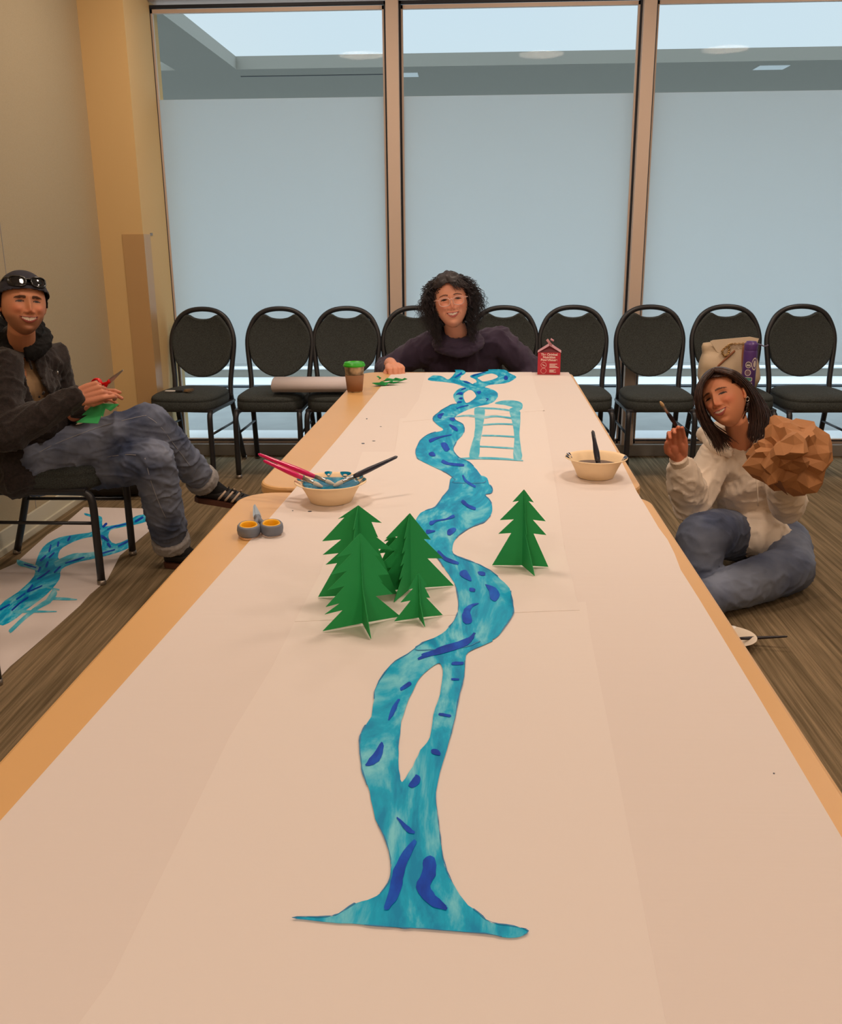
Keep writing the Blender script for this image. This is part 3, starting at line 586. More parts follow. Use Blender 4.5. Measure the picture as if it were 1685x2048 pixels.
# ------------------------------------------------------------------ scissors on the table
M_steel = mat('blade_steel', rgb(176, 178, 180), .3, metal=.85); M_grey = mat('slate_grey_plastic', rgb(112, 118, 132), .5); M_yel = mat('yellow_grip', rgb(250, 186, 10), .5)
M_red = mat('red_plastic', rgb(220, 16, 24), .35)
def scissors(name, label, mh, mi, loc, M=None, ring_r=.0165, flat_=1.0):
    t = empty(name, loc, 0, label, 'scissors')
    X = M if M is not None else Matrix.Identity(4)
    for s in (-1, 1):
        bl = [(-.002 * s, -.006), (s * .007, .0), (s * .0065, .03), (s * .001, .085), (-s * .001, .085), (-s * .002, .03)]
        rot = Matrix.Rotation(math.radians(-.6 * s), 4, 'Z')
        obj('blade', prism(bl, .0014, (), X @ Matrix.Translation((0, 0, .008 + .0008 * s)) @ rot), M_steel, t)
        bm = bmesh.new(); cx, cy = s * .0195, -.047
        pts = [Vector((cx + ring_r * 1.02 * math.cos(a), cy + ring_r * 1.2 * math.sin(a), .009)) for a in [2 * math.pi * k / 24 for k in range(24)]]
        add_tube(bm, pts, .0036, 8, closed=True)
        for v in bm.verts: v.co.z = .009 + (v.co.z - .009) * 2.2
        add_tube(bm, catmull([(s * .010, -.030, .009), (s * .004, -.015, .009), (0, .0, .0095), (-s * .002, .012, .0095)], 4), [.005] * 13, 8)
        bmesh.ops.transform(bm, matrix=X, verts=bm.verts); hd = obj('handle', bm, mh, t, True)
        if mi is not None:
            bm = bmesh.new(); pts = [Vector((cx + (ring_r - .0026) * 1.02 * math.cos(a), cy + (ring_r - .0022) * 1.2 * math.sin(a), .0095)) for a in [2 * math.pi * k / 24 for k in range(24)]]
            add_tube(bm, pts, .0024, 8, closed=True)
            for v in bm.verts: v.co.z = .0095 + (v.co.z - .0095) * 3.2
            bmesh.ops.transform(bm, matrix=X, verts=bm.verts); obj('finger_grip', bm, mi, hd, True)
    bm = lathe([(0, .006), (.0035, .006), (.0035, .0125), (0, .0128)], 12); bmesh.ops.transform(bm, matrix=X, verts=bm.verts); obj('pivot_screw', bm, M_steel, t, True)
    return t
p0 = on(517, 1052, TZ); sc = scissors('scissors', 'grey and yellow handled scissors lying on the left table edge', M_grey, M_yel, (p0.x, p0.y, TZ + .001), Matrix.Rotation(math.radians(16), 4, 'Z') @ Matrix.Diagonal((1.12, 1.3, 1.35, 1)))
# ------------------------------------------------------------------ coffee cup
cp = on(708, 781, TZ); cp = Vector((-.399, 3.49, TZ))
t = empty('coffee_cup', cp, 0, 'coffee cup with green lid and brown sleeve on the far table', 'cup')
M_cup = mat('printed_cup_paper', rgb(120, 110, 96), .5, c2=rgb(226, 210, 182), vscale=38, detail=1)
M_slv = mat('kraft_cardboard_sleeve', rgb(150, 106, 74), .8, bump=.2, bscale=200, stretch=(3, 3, .2))
M_lid = mat('bright_green_lid', rgb(46, 176, 24), .35)
H = .108; t.scale = (.93, .93, .95); cr_ = lambda z: .029 + .0115 * z / H
obj('cup_body', lathe([(0, .003), (.0275, .003), (.0285, 0), (.029, 0), (cr_(H), H), (cr_(H) + .001, H), (cr_(H) - .001, H - .002), (0, H - .004)], 40), M_cup, t, True)
obj('sleeve', lathe([(cr_(.004) + .0004, .004), (cr_(.004) + .0016, .004), (cr_(.068) + .0018, .068), (cr_(.068) + .0004, .068)], 40), M_slv, t, True)
obj('lid', lathe([(.0405, .1005), (.0435, .1), (.0445, .104), (.0435, .108), (.0415, .1085), (.0405, .1145), (.0385, .1165), (.0365, .1165), (.0355, .1135), (0, .1135)], 40), M_lid, t, True)
# ------------------------------------------------------------------ green offcuts
g0 = on(776, 769, TZ)
random.seed(11)
for i, (px, py, sx_, sy_, a, lb) in enumerate([(772, 771, .11, .05, 8, 'folded green card strip, lowest of the offcuts by the fist'), (790, 766, .10, .04, 4, 'green card sliver pointing right among the offcuts'), (760, 764, .016, .03, 30, 'curled green scrap standing up among the offcuts')]):
    p = on(px, py, TZ); o = empty('card_offcut', (p.x, p.y, TZ + .0012 + .004 * i), math.radians(a), lb, 'paper scrap', 'green card offcuts')
    if i == 2:
        bm = bmesh.new(); q = [(-.008 + .006 * math.sin(k), .004 * math.cos(k), .003 * k) for k in range(6)]
        vs = [(bm.verts.new(v), bm.verts.new((v[0] + .009, v[1], v[2] + .001))) for v in q]
        for a_, b_ in zip(vs, vs[1:]): bm.faces.new((a_[0], a_[1], b_[1], b_[0]))
    else:
        bm = prism([(-sx_ / 2, -sy_ / 2), (-sx_ * .1, -sy_ * .5), (sx_ * .15, -sy_ * .25), (sx_ / 2, 0), (sx_ * .2, sy_ * .5), (-sx_ * .3, sy_ * .3)], .001)
        bmesh.ops.subdivide_edges(bm, edges=bm.edges, cuts=2)
        for v in bm.verts: v.co.z += .013 * abs(math.sin(v.co.x * 90 + i)) + .02 * max(0, v.co.y)
    m_ = obj('card', bm, M_grn, o)
# ------------------------------------------------------------------ red milk carton
ct = Vector((.368, 3.965, TZ + .001)); t = empty('red_carton', ct, math.radians(-6), 'small red gable-top carton with white print beside the woman', 'carton')
M_cart = mat('crimson_carton', rgb(196, 40, 58), .4, var=.03, vscale=30); M_cpk = mat('faded_pink_card', rgb(222, 170, 176), .6, c2=rgb(190, 120, 132), vscale=60); M_cprt = mat('cream_print', rgb(250, 225, 215), .6)
wd, hb, ht_ = .047, .092, .122
bm = bmesh.new(); add_box(bm, -wd, wd, -wd * .8, wd * .8, 0, hb, .0015); obj('carton_body', bm, M_cart, t)
bm = bmesh.new()
v = [bm.verts.new(c_) for c_ in ((-wd, -wd * .8, hb), (wd, -wd * .8, hb), (wd, wd * .8, hb), (-wd, wd * .8, hb), (0, -wd * .55, ht_ - .004), (0, wd * .7, ht_))]
bm.faces.new((v[0], v[1], v[4])); bm.faces.new((v[0], v[4], v[5], v[3])); bm.faces.new((v[1], v[2], v[5], v[4])); bm.faces.new((v[2], v[3], v[5])); obj('gable_infold', bm, mat('dark_red_fold', rgb(110, 16, 34), .5), t)
bm = bmesh.new()
for s in (-1, 1):
    a = [Vector((s * wd * 1.02, -wd * .86, hb - .001)), Vector((s * wd * 1.02, wd * .82, hb - .001)), Vector((s * .001, wd * .8, ht_)), Vector((s * .001, -wd * .86, ht_ - .003))]
    lo = [bm.verts.new(p) for p in a]; hi = [bm.verts.new(p + Vector((s * .0008, 0, .0012))) for p in a]
    bm.faces.new(lo); bm.faces.new(hi[::-1])
    for k in range(4): bm.faces.new((lo[k], lo[(k + 1) % 4], hi[(k + 1) % 4], hi[k]))
obj('gable_panels', bm, M_cpk, t)
bm = bmesh.new(); add_box(bm, -.006, .008, -.032, .0, ht_ - .002, ht_ + .003, .0005, Matrix.Rotation(.5, 4, 'Y') @ Matrix.Translation((-.06, 0, .006))); obj('gable_fin', bm, M_cpk, t)
bm = bmesh.new(); add_box(bm, -.016, .016, -.002, .002, -.005, .005, .0005, Matrix.Translation((-.002, -.012, ht_ + .008)) @ Matrix.Rotation(.9, 4, 'Y')); obj('torn_flap', bm, M_cpk, t)
def text(body, size, loc, m, parent, rot=(math.pi / 2, 0, 0), name='lettering', ext=.0003, bold=.0):
    cu = bpy.data.curves.new('t', 'FONT'); cu.body = body; cu.size = size; cu.align_x = 'CENTER'; cu.align_y = 'CENTER'; cu.extrude = ext; cu.offset = bold; cu.space_line = .82
    o = bpy.data.objects.new('t', cu); COL.objects.link(o); dg = bpy.context.evaluated_depsgraph_get(); me = bpy.data.meshes.new_from_object(o.evaluated_get(dg)); bpy.data.objects.remove(o)
    o = link(name, me, m, parent); o.location = loc; o.rotation_euler = rot; return o
fy = -wd * .8 - .0006
text('The Original\nNutrition\nPowerhouse', .0135, (0, fy, .072), M_cprt, t, bold=.0004)
bm = bmesh.new()
for (x0, x1, z) in ((.002, .034, .044), (.002, .026, .0395), (.002, .034, .034), (.002, .040, .030), (.002, .028, .020), (.002, .02, .0155), (.002, .03, .011)): add_box(bm, x0, x1, fy - .0004, fy + .0004, z - .0013, z + .0013)
obj('small_print', bm, M_cprt, t)
bm = bmesh.new()
for z in (.040, .016):
    add_tube(bm, [Vector((-.022 + .011 * math.cos(a), fy, z + .011 * math.sin(a))) for a in [2 * math.pi * k / 20 for k in range(20)]], .0006, 5, closed=True)
add_tube(bm, [(-.027, fy, .043), (-.021, fy, .038), (-.016, fy, .037)], .0017, 6); obj('roundel_print', bm, M_cprt, t)
bm = bmesh.new()
for z in (.083, .073): add_box(bm, -wd - .0006, -wd + .0004, -.02, .012, z, z + .003, 0)
obj('side_stripes', bm, M_cprt, t)
# ------------------------------------------------------------------ paper roll across two seats
bm = bmesh.new(); n = 90; L0, L1 = -1.03, -.42; rr = []
for k in range(n):
    a = k / n * 2 * math.pi * 2.6; r_ = .030 + .0012 * a
    rr.append((5.135 + r_ * 1.35 * math.cos(a), .52 + r_ * .95 * math.sin(a) - .0))
zmin = min(z for y, z in rr)
for side in (0,):
    A = [bm.verts.new((L0 + .01 * math.sin(i * .2), y, z - zmin + .478)) for i, (y, z) in enumerate(rr)]; B = [bm.verts.new((L1, y + .0, z - zmin + .478)) for y, z in rr]
    for a, b, c_, d_ in zip(A, A[1:], B[1:], B): bm.faces.new((a, b, c_, d_))
o = obj('paper_roll', bm, mat('greyish_white_paper', rgb(226, 214, 216), .8), None, True); tag(o, 'loose roll of white paper lying across the seats behind the cup', 'paper roll')
sm_ = o.modifiers.new('s', 'SOLIDIFY'); sm_.thickness = .001
# ------------------------------------------------------------------ keys on the first seat
kz = .4765; kp = Vector((-1.60, 5.17, kz)); t = empty('key_bunch', kp, 0, 'bunch of keys with white carabiner on the leftmost chair', 'keys')
M_br = mat('brass_key', rgb(176, 148, 112), .35, metal=.8); M_wh = mat('white_enamel', rgb(225, 220, 215), .4)
bm = bmesh.new(); add_tube(bm, [Vector((-.03 + .03 * math.cos(a), .012 * math.sin(a), .004)) for a in [2 * math.pi * k / 20 for k in range(20)]], .0032, 7, closed=True); obj('carabiner', bm, M_wh, t, True)
bm = bmesh.new(); add_box(bm, .0, .04, -.012, .012, .001, .009, .003); obj('leather_fob', bm, mat('black_leather', rgb(26, 25, 28), .5), t)
for i in range(5):
    a = -.75 + i * .36; M_ = Matrix.Translation((.05, 0, .002 + .0025 * i)) @ Matrix.Rotation(a, 4, 'Z')
    bm = bmesh.new(); add_prism(bm, [(0, -.009), (.016, -.009), (.02, -.004), (.05, -.004), (.053, 0), (.05, .003), (.044, .001), (.038, .004), (.02, .004), (.016, .009), (0, .009)], .0022, (), M_); obj('key', bm, M_br, t)
# ------------------------------------------------------------------ handbag and bottle
hb_ = Vector((1.475, 5.30, .476)); t = empty('handbag', hb_, .03, 'slouchy tan handbag with gold chain strap on a black chair', 'handbag')
M_bag = mat('tan_leather', rgb(208, 184, 154), .55, bump=.15, bscale=60); M_bagl = mat('pale_tan_flap', rgb(236, 214, 186), .55); M_strap = mat('brown_leather_strap', rgb(150, 92, 58), .5); M_gold = mat('brass_chain', rgb(196, 160, 110), .3, metal=.9)
bm = bmesh.new(); NX, NZ = 44, 14; g = []
prof = [(0, .150, .055), (.05, .175, .075), (.12, .165, .07), (.19, .150, .055), (.24, .150, .035), (.262, .140, .016)]
def interp(z, i):
    for a, b in zip(prof, prof[1:]):
        if a[0] <= z <= b[0]: f_ = (z - a[0]) / (b[0] - a[0]); return a[i] + (b[i] - a[i]) * f_
    return prof[-1][i]
rings = []
for j in range(NZ + 1):
    z = .262 * j / NZ; hx, hy = interp(z, 1), interp(z, 2); ring_ = []
    for i in range(NX):
        a = 2 * math.pi * i / NX; c_, s_ = math.cos(a), math.sin(a)
        x = hx * math.copysign(abs(c_) ** .6, c_); y = hy * math.copysign(abs(s_) ** .7, s_); q = noise.noise(Vector((x * 9, y * 9, z * 12))) * .014
        ring_.append(bm.verts.new((x + q + .02 * (1 - z / .262), y + q - .01, z + (.014 * (x / .15) if z > .2 else 0))))
    rings.append(ring_)
for a, b in zip(rings, rings[1:]):
    for i in range(NX): bm.faces.new((a[i], a[(i + 1) % NX], b[(i + 1) % NX], b[i]))
bm.faces.new(rings[0][::-1]); bm.faces.new(rings[-1]); obj('bag_body', bm, M_bag, t, True)
bm = prism([(-.115, .262), (-.075, .205), (-.04, .19), (.13, .215), (.15, .275), (.10, .285), (-.10, .268)], .004, (), Matrix(((1, 0, 0, 0), (0, 0, -1, -.046), (0, 1, 0, 0), (0, 0, 0, 1)))); obj('flap', bm, M_bagl, t)
bm = bmesh.new(); add_tube(bm, catmull([(-.11, -.075, .08), (-.06, -.078, .14), (-.01, -.07, .185), (.02, -.06, .21)], 5), .006, 8, flat=(Vector((0, 1, 0)), .4)); obj('strap', bm, M_strap, t, True)
bm = bmesh.new(); add_tube(bm, catmull([(.065, -.062, .24), (.062, -.075, .16), (.07, -.085, .08), (.08, -.08, .02)], 5), .0055, 8, flat=(Vector((0, 1, 0)), .4)); obj('strap', bm, M_strap, t, True)
bm = bmesh.new(); cpts = catmull([(.10, -.058, .252), (.05, -.06, .248), (.0, -.06, .246), (-.025, -.064, .235), (-.05, -.068, .21), (-.035, -.07, .185), (-.015, -.068, .20), (-.012, -.062, .235)], 5)
for i, p in enumerate(cpts[::1]):
    dv = (cpts[min(i + 1, len(cpts) - 1)] - cpts[max(i - 1, 0)]).normalized(); up_ = Vector((0, 1, 0)) if i % 2 else dv.cross(Vector((0, 1, 0)))
    add_tube(bm, [p + dv * .007 * math.cos(a) + up_ * .0055 * math.sin(a) for a in [2 * math.pi * k / 8 for k in range(8)]], .0022, 5, closed=True)
ch_ = obj('chain', bm, M_gold, t, True); ch_['kind'] = 'stuff'
bt = Vector((1.553, 5.14, .4765)); t = empty('water_bottle', bt, -.1, 'purple water bottle covered in stickers beside the tan handbag', 'bottle')
M_pur = mat('purple_enamel', rgb(94, 62, 132), .35); M_sil = mat('brushed_steel', rgb(190, 180, 196), .3, metal=.8)
obj('bottle_body', lathe([(0, 0), (.034, 0), (.036, .003), (.0365, .21), (.0355, .222), (.035, .224), (0, .224)], 36), M_pur, t, True)
obj('base_band', lathe([(.0366, .0), (.0372, .002), (.0372, .02), (.0366, .022)], 36), M_sil, t, True)
obj('bottle_cap', lathe([(.035, .225), (.0358, .228), (.0358, .255), (.034, .262), (.028, .264), (.026, .272), (0, .273)], 36), M_pur, t, True)
bm = bmesh.new(); add_tube(bm, catmull([(.03, -.01, .258), (.045, -.012, .256), (.062, -.014, .248), (.078, -.014, .25), (.084, -.014, .256)], 4), .005, 8, flat=(Vector((0, 0, 1)), .6)); obj('cap_loop', bm, mat('lilac_grey_strap', rgb(112, 108, 132), .5), t, True)
def decal(name, a0, z0, w_, h_, m, parent, rnd=1, R_=.0368, dz=0):
    bm = bmesh.new(); n = 24; c_ = bm.verts.new((R_ * math.sin(a0), -R_ * math.cos(a0), z0)); rg = []
    for k in range(n):
        t_ = 2 * math.pi * k / n; cx, cz = math.cos(t_), math.sin(t_); e_ = .5 if rnd == 0 else 1
        cx = math.copysign(abs(cx) ** (1 if rnd else .35), cx); cz = math.copysign(abs(cz) ** (1 if rnd else .35), cz)
        a = a0 + cx * w_ / R_; rg.append(bm.verts.new((R_ * math.sin(a), -R_ * math.cos(a), z0 + cz * h_)))
    for k in range(n): bm.faces.new((c_, rg[k], rg[(k + 1) % n]))
    return obj(name, bm, m, parent)
M_stw = mat('white_sticker', rgb(226, 214, 208), .4); M_stg = mat('grey_sticker_print', rgb(104, 92, 100), .5); M_stt = mat('teal_sticker', rgb(84, 150, 142), .4); M_sty = mat('yellow_sticker', rgb(214, 172, 66), .4); M_stp = mat('mauve_sticker', rgb(130, 100, 120), .4)
for (a, z, w_, h_, m1, m2, rd) in ((-.35, .15, .0165, .0175, M_stw, M_stg, 1), (-.35, .108, .0165, .0175, M_stw, M_stp, 1), (.55, .155, .017, .034, M_stw, M_pur, 1), (-.2, .073, .021, .011, M_stw, M_stt, 0), (-.1, .043, .019, .013, M_stw, M_sty, 0)):
    s_ = decal('sticker', a, z, w_, h_, m1, t, rd, .0368); decal('sticker_print', a, z, w_ * .78, h_ * .78, m2, s_, rd, .0371)
    if m2 is M_stg: decal('sticker_print', a, z - .002, w_ * .6, h_ * .25, M_stw, s_, 0, .0374)
    if m2 is M_pur: decal('sticker_print', a, z, w_ * .5, h_ * .55, M_stw, s_, 1, .0374)
    if m2 is M_sty: decal('sticker_print', a, z - .001, w_ * .5, h_ * .2, mat('black_print', rgb(50, 40, 30), .5), s_, 0, .0374)
# ------------------------------------------------------------------ crumpled brown paper bag
bc = at(1572, 905, 3.06); t = empty('crumpled_bag', bc, 0, 'crumpled brown paper bag held up by the woman on the floor', 'paper bag')
bm = bmesh.new(); bmesh.ops.create_icosphere(bm, subdivisions=6, radius=1); random.seed(21)
cr1 = []
for i in range(34):
    n_ = Vector((random.gauss(0, 1), random.gauss(0, 1), random.gauss(0, 1))).normalized(); f_ = random.uniform(.5, 1.1) if i < 12 else random.uniform(1.2, 3.2); cr1.append((n_, f_, random.random(), (.075 if i < 12 else .022)))
for v in bm.verts:
    d_ = v.co.normalized(); w_ = d_; rr_ = .86
    for n_, f_, ph, am in cr1: rr_ += am * (abs(((w_.dot(n_) * f_ + ph) % 1) - .5) * 4 - 1)
    if d_.y < 0:                       # deep fold under the upper lip of the bag, hollow at its left, rolled rim at the right
        zf = .10 + .06 * math.sin(d_.x * 4); rr_ -= .26 * math.exp(-((d_.z - zf + .05) / .07) ** 2) * max(0, 1 - (abs(d_.x - .1) / .62) ** 2)
        rr_ += .10 * math.exp(-((d_.z - zf - .12) / .10) ** 2) * max(0, 1 - abs(d_.x) / .7)
        rr_ -= .14 * math.exp(-(((d_.z + .12) / .16) ** 2 + ((d_.x + .38) / .13) ** 2)); rr_ -= .16 * math.exp(-(((d_.x - .52) / .08) ** 2 + ((d_.z - .28) / .25) ** 2))
    rr_ -= .30 * math.exp(-(((d_.x + .75) / .30) ** 2 + ((d_.z - .62) / .30) ** 2))
    x, y, z = d_ * rr_; v.co = Vector((x * .146, y * .115, z * .126))
me_b = obj('bag_paper', bm, mat('brown_kraft_paper', rgb(178, 122, 76), .75, var=.06, vscale=14, bump=.3, bscale=45), t)
dm = me_b.modifiers.new('d', 'DECIMATE'); dm.ratio = .022
bm = bmesh.new(); q = [at(1560, 966, 3.0) - bc, at(1566, 975, 2.99) - bc, at(1576, 990, 2.99) - bc]
vs = [bm.verts.new(c_) for c_ in (at(1540, 962, 3.0) - bc, at(1562, 962, 2.98) - bc, at(1577, 991, 2.99) - bc, at(1560, 975, 3.0) - bc)]; bm.faces.new(vs); obj('torn_corner', bm, mat('brown_kraft_dark', rgb(120, 80, 58), .8), t)
# dark backpack on the floor behind the man's chair
bp = Vector((-1.80, 4.72, .0)); t = empty('backpack', bp, .2, 'black backpack slumped on the carpet behind the sitting man', 'backpack')
bm = bmesh.new(); add_ell(bm, (0, 0, .075), (.24, .12, .075), None, 28, 18)
for v in bm.verts: v.co += Vector((noise.noise(v.co * 12), noise.noise(v.co * 12 + Vector((5, 0, 0))), noise.noise(v.co * 12 + Vector((0, 5, 0))))) * .015; v.co.z = max(0.001, v.co.z)
obj('bag_body', bm, mat('black_nylon', rgb(24, 24, 27), .45), t, True)
bm = bmesh.new(); add_tube(bm, catmull([(.20, -.12, .02), (.14, -.13, .09), (.05, -.11, .14), (.10, -.05, .165)], 5), .012, 8, flat=(Vector((0, 0, 1)), .4)); obj('strap', bm, mat('grey_webbing', rgb(130, 128, 130), .6), t, True)
# ================================================================== people
def proj(p):
    q = Vector(p) - Vector((0, 0, CAM_H)); c = [R_.dot(q) for R_ in ROWS]; return (c[0] / c[2] * FPX + 842.5, c[1] / c[2] * FPX + 1024)
def baked(bm, voxel, smooth=4, factor=.5):
    """union of overlapping closed pieces as one smooth skin"""
    bmesh.ops.recalc_face_normals(bm, faces=bm.faces)
    me = bpy.data.meshes.new('b'); bm.to_mesh(me); bm.free(); o = bpy.data.objects.new('b', me); COL.objects.link(o)
    r = o.modifiers.new('r', 'REMESH'); r.mode = 'VOXEL'; r.voxel_size = voxel
    if smooth: s = o.modifiers.new('s', 'SMOOTH'); s.iterations = smooth; s.factor = factor
    dg = bpy.context.evaluated_depsgraph_get(); m2 = bpy.data.meshes.new_from_object(o.evaluated_get(dg)); bpy.data.objects.remove(o); bpy.data.meshes.remove(me)
    return m2
def displace(me, fn):
    N = [v.normal.copy() for v in me.vertices]
    for v, n in zip(me.vertices, N): v.co = v.co + n * fn(v.co, n)
    me.update()
def folds(amp, sc, off=0, sharp=2, fine=1.0):
    sc = Vector(sc)
    def f(co, n):
        q = Vector((co.x * sc.x, co.y * sc.y, co.z * sc.z)) + Vector((off, off * 1.7, -off))
        w_ = Vector((noise.noise(q * .5 + Vector((9, 0, 0))), noise.noise(q * .5 + Vector((0, 9, 0))), noise.noise(q * .5))) * 1.6
        a = noise.noise(q + w_); b = noise.noise(q * 2.1 + w_ + Vector((4, 4, 4)))
        return amp * ((1 - min(1, abs(a) * 3.2)) ** sharp * .9 + .5 * fine * (1 - min(1, abs(b) * 3.2)) ** sharp - .35)
    return f
def on_surface(me, px):
    """points of a mesh seen along the surveyed sight lines (used for seams that must lie on the cloth)"""
    from mathutils.bvhtree import BVHTree
    T_ = BVHTree.FromPolygons([v.co for v in me.vertices], [tuple(p.vertices) for p in me.polygons]); out = []
    o_ = Vector((0, 0, CAM_H))
    for x, y in px:
        h, n, i, d = T_.ray_cast(o_, ray(x, y).normalized())
        if h is not None: out.append(h + n * .0004)
    return out
def innards(torso_pts, arms, legs):
    """the body under the clothes, so head, arms and legs are one figure"""
    bm = bmesh.new(); p_, c_, n_ = torso_pts; add_capsule(bm, [p_, p_.lerp(c_, .5), c_], [.10, .10, .09], 18); add_capsule(bm, [c_, n_], [.07, .045], 16)
    for s_, e_, w_ in arms: add_capsule(bm, [c_, s_], [.06, .05]); add_capsule(bm, [s_, e_], [.045, .038]); add_capsule(bm, [e_, w_], [.036, .024])
    for h_, k_, a_ in legs: add_capsule(bm, [p_, h_], [.08, .07]); add_capsule(bm, [h_, k_], [.068, .050]); add_capsule(bm, [k_, a_], [.046, .034])
    for v in bm.verts: v.co.z = max(v.co.z, .012)
    return baked(bm, .009, 2)
def put(name, me, m, par, smooth=True):
    o = link(name, me, m, par, smooth); o.location = -par.location; return o
def putbm(name, bm, m, par, smooth=True):
    bmesh.ops.recalc_face_normals(bm, faces=bm.faces); me = bpy.data.meshes.new(name); bm.to_mesh(me); bm.free(); return put(name, me, m, par, smooth)
def torso(bm, pel, chest, across_p, across_c, wp, wc, dp, dc, n=9, front=None):
    for i in range(n):
        t = i / (n - 1); c = pel.lerp(chest, t); ax = across_p.lerp(across_c, t).normalized(); up_ = (chest - pel).normalized(); fr_ = ax.cross(up_).normalized(); ax = up_.cross(fr_)
        R_ = Matrix((ax, fr_, up_)).transposed(); w_ = wp + (wc - wp) * t; d_ = dp + (dc - dp) * t
        add_ell(bm, c, (w_, d_, .085), R_, 24, 14)
# -------- head ------------------------------------------------------
def sm(x): x = np.clip(x, 0, 1); return x * x * (3 - 2 * x)
def L3(c): return np.array([lin(v) for v in c])
def head_pos(u, v, P, off=0.0):
    dx, dy, dz = np.sin(u) * np.cos(v), -np.cos(u) * np.cos(v), np.sin(v)
    low = np.clip(-dz, 0, 1); jw = 1 - P['jaw'] * low ** 1.7
    x = (.0735 * P['w'] + off) * np.sign(dx) * np.abs(dx) ** .92 * jw
    front = dy < 0
    y = np.where(front, (.088 + off) * -np.abs(dy) ** .80, (.100 + off) * np.abs(dy) ** .9)
    y = np.where(front, y, y * (1 - .42 * low ** 1.2)) - .022 * low ** 1.5
    z = np.where(dz > 0, (.112 + off), .116 + off * .6) * dz
    return x, y, z, dx, dy, dz
def make_head(P, M, nu=220, nv=180):
    u = np.linspace(-np.pi, np.pi, nu, endpoint=False); u = u - .35 * np.sin(u)   # denser at the face
    v = np.linspace(-np.pi / 2 + .01, np.pi / 2 - .01, nv); v = v
    U, V = np.meshgrid(u, v); x, y, z, dx, dy, dz = head_pos(U, V, P)
    wf = sm((-dy - .15) * 2.2)
    def G(x0, z0, sx_, sz_): return np.exp(-((x - x0) / sx_) ** 2 - ((z - z0) / sz_) ** 2)
    def G2(x0, z0, sx_, sz_): return G(x0, z0, sx_, sz_) + G(-x0, z0, sx_, sz_)
    f = .005 * G(0, .028, .040, .010) - .010 * G2(.031, .008, .015, .012) + .0045 * G2(.031, .005, .011, .007)
    f += .010 * G(0, .004, .0085, .02) + .017 * G(0, -.028, .0105, .011) + .013 * G(0, -.013, .0085, .013) + .008 * G2(.0130, -.032, .0065, .006)
    f += .009 * G2(.039, -.022, .016, .014) + .005 * G(0, -.056, .03, .018) + .008 * G(0, -.098, .019, .012) - .003 * G(0, -.080, .016, .006)
    f -= .0025 * G2(.030 + .004, -.045, .005, .014)
    mw, mz, sml, op = P['mw'], -.054, P['smile'], P['open']; t = np.clip(np.abs(x) / mw, 0, 1.2)
    zu = mz + sml * t ** 2 + .0022 * (1 - t ** 2); zl = mz + sml * t ** 2 - op * (1 - t ** 2)
    inm = (t < 1) & (z < zu) & (z > zl); uplip = (t < 1.04) & (z >= zu) & (z < zu + .0052 * (1 - .75 * t)); lolip = (t < 1.04) & (z <= zl) & (z > zl - .0082 * (1 - t ** 2) - .001)
    f += .0022 * uplip + .003 * lolip - .0015 * inm
    y = y - f * wf
    C = np.empty(x.shape + (3,)); C[:] = L3(P['skin'])
    blush = np.clip(.8 * G2(.042, -.022, .022, .018) + .7 * G(0, -.028, .014, .012) + .3 * G(0, .07, .04, .02), 0, 1)[..., None] * wf[..., None]
    C = C * (1 - blush * .45) + L3(P['blush']) * blush * .45
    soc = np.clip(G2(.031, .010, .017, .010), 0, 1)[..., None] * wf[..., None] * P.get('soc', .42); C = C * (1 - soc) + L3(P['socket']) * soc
    if P.get('stubble'):
        s_ = sm((-z - .038) / .02) * sm((-dy + .25) * 2) ; s_ = s_ * (1 - .5 * G(0, -.07, .012, .01)); C = C * (1 - s_[..., None] * P['stubble']) + L3((84, 54, 38)) * (s_[..., None] * P['stubble'])
    nas = np.exp(-((np.abs(x) - (.017 + (-.030 - z) * .62)) / .0016) ** 2) * sm((-.030 - z) / .006) * sm((z + .062) / .008) * wf; C *= (1 - .30 * nas[..., None])
    C *= (1 - .45 * np.clip(G2(.0065, -.0385, .003, .002), 0, 1) * wf)[..., None]
    fr = (dy < -.2)
    C[uplip & fr] = L3(P['lip']); C[lolip & fr] = L3(P['lip'])
    teeth = inm & (t < .76) & (z > zl + .0012) & fr; C[inm & fr] = L3((66, 20, 20)); C[teeth] = L3((240, 222, 204))
    C[teeth & (np.abs(((x / .0068) % 1) - .5) > .47)] = L3((205, 180, 165))
    for s_ in (-1, 1):
        ex, ez = s_ * .031, .006; tt = (x - ex) / .0135; zz = z - ez - .001 * tt * s_ * -1
        hgt = P['eye']; top = hgt * (1 - tt ** 2); bot = -hgt * .55 * (1 - tt ** 2)
        white = (np.abs(tt) < 1) & (zz < top) & (zz > bot) & fr; C[white] = L3((176, 150, 136))
        iris = white & (((x - ex - P.get('gaze', 0)) ** 2 + (zz - .0005) ** 2) < .0074 ** 2); C[iris] = L3(P['iris'])
        pup = white & (((x - ex - P.get('gaze', 0)) ** 2 + (zz - .0005) ** 2) < .0024 ** 2); C[pup] = L3((10, 8, 8))
        lid = (np.abs(tt) < 1.08) & (np.abs(zz - top) < .0020) & fr; C[lid] = L3((38, 22, 18)); lid2 = (np.abs(tt) < 1) & (np.abs(zz - bot) < .0009) & fr; C[lid2] = C[lid2] * .5
        bx = (x - s_ * .031) / .019; bz = P.get('brow_z', .0235) + P['brow_arch'] * (1 - bx ** 2) - .002 * bx * s_; br = (np.abs(bx) < 1) & (np.abs(z - bz) < P['brow'] * (1 - .55 * np.clip(bx * s_, 0, 1))) & fr
        C[br] = C[br] * (1 - P['brow_a']) + L3(P['hair']) * P['brow_a']
    if P.get('scalp'):
        hz = P['scalp'](x, y, z); C[hz] = L3(P['hair'])
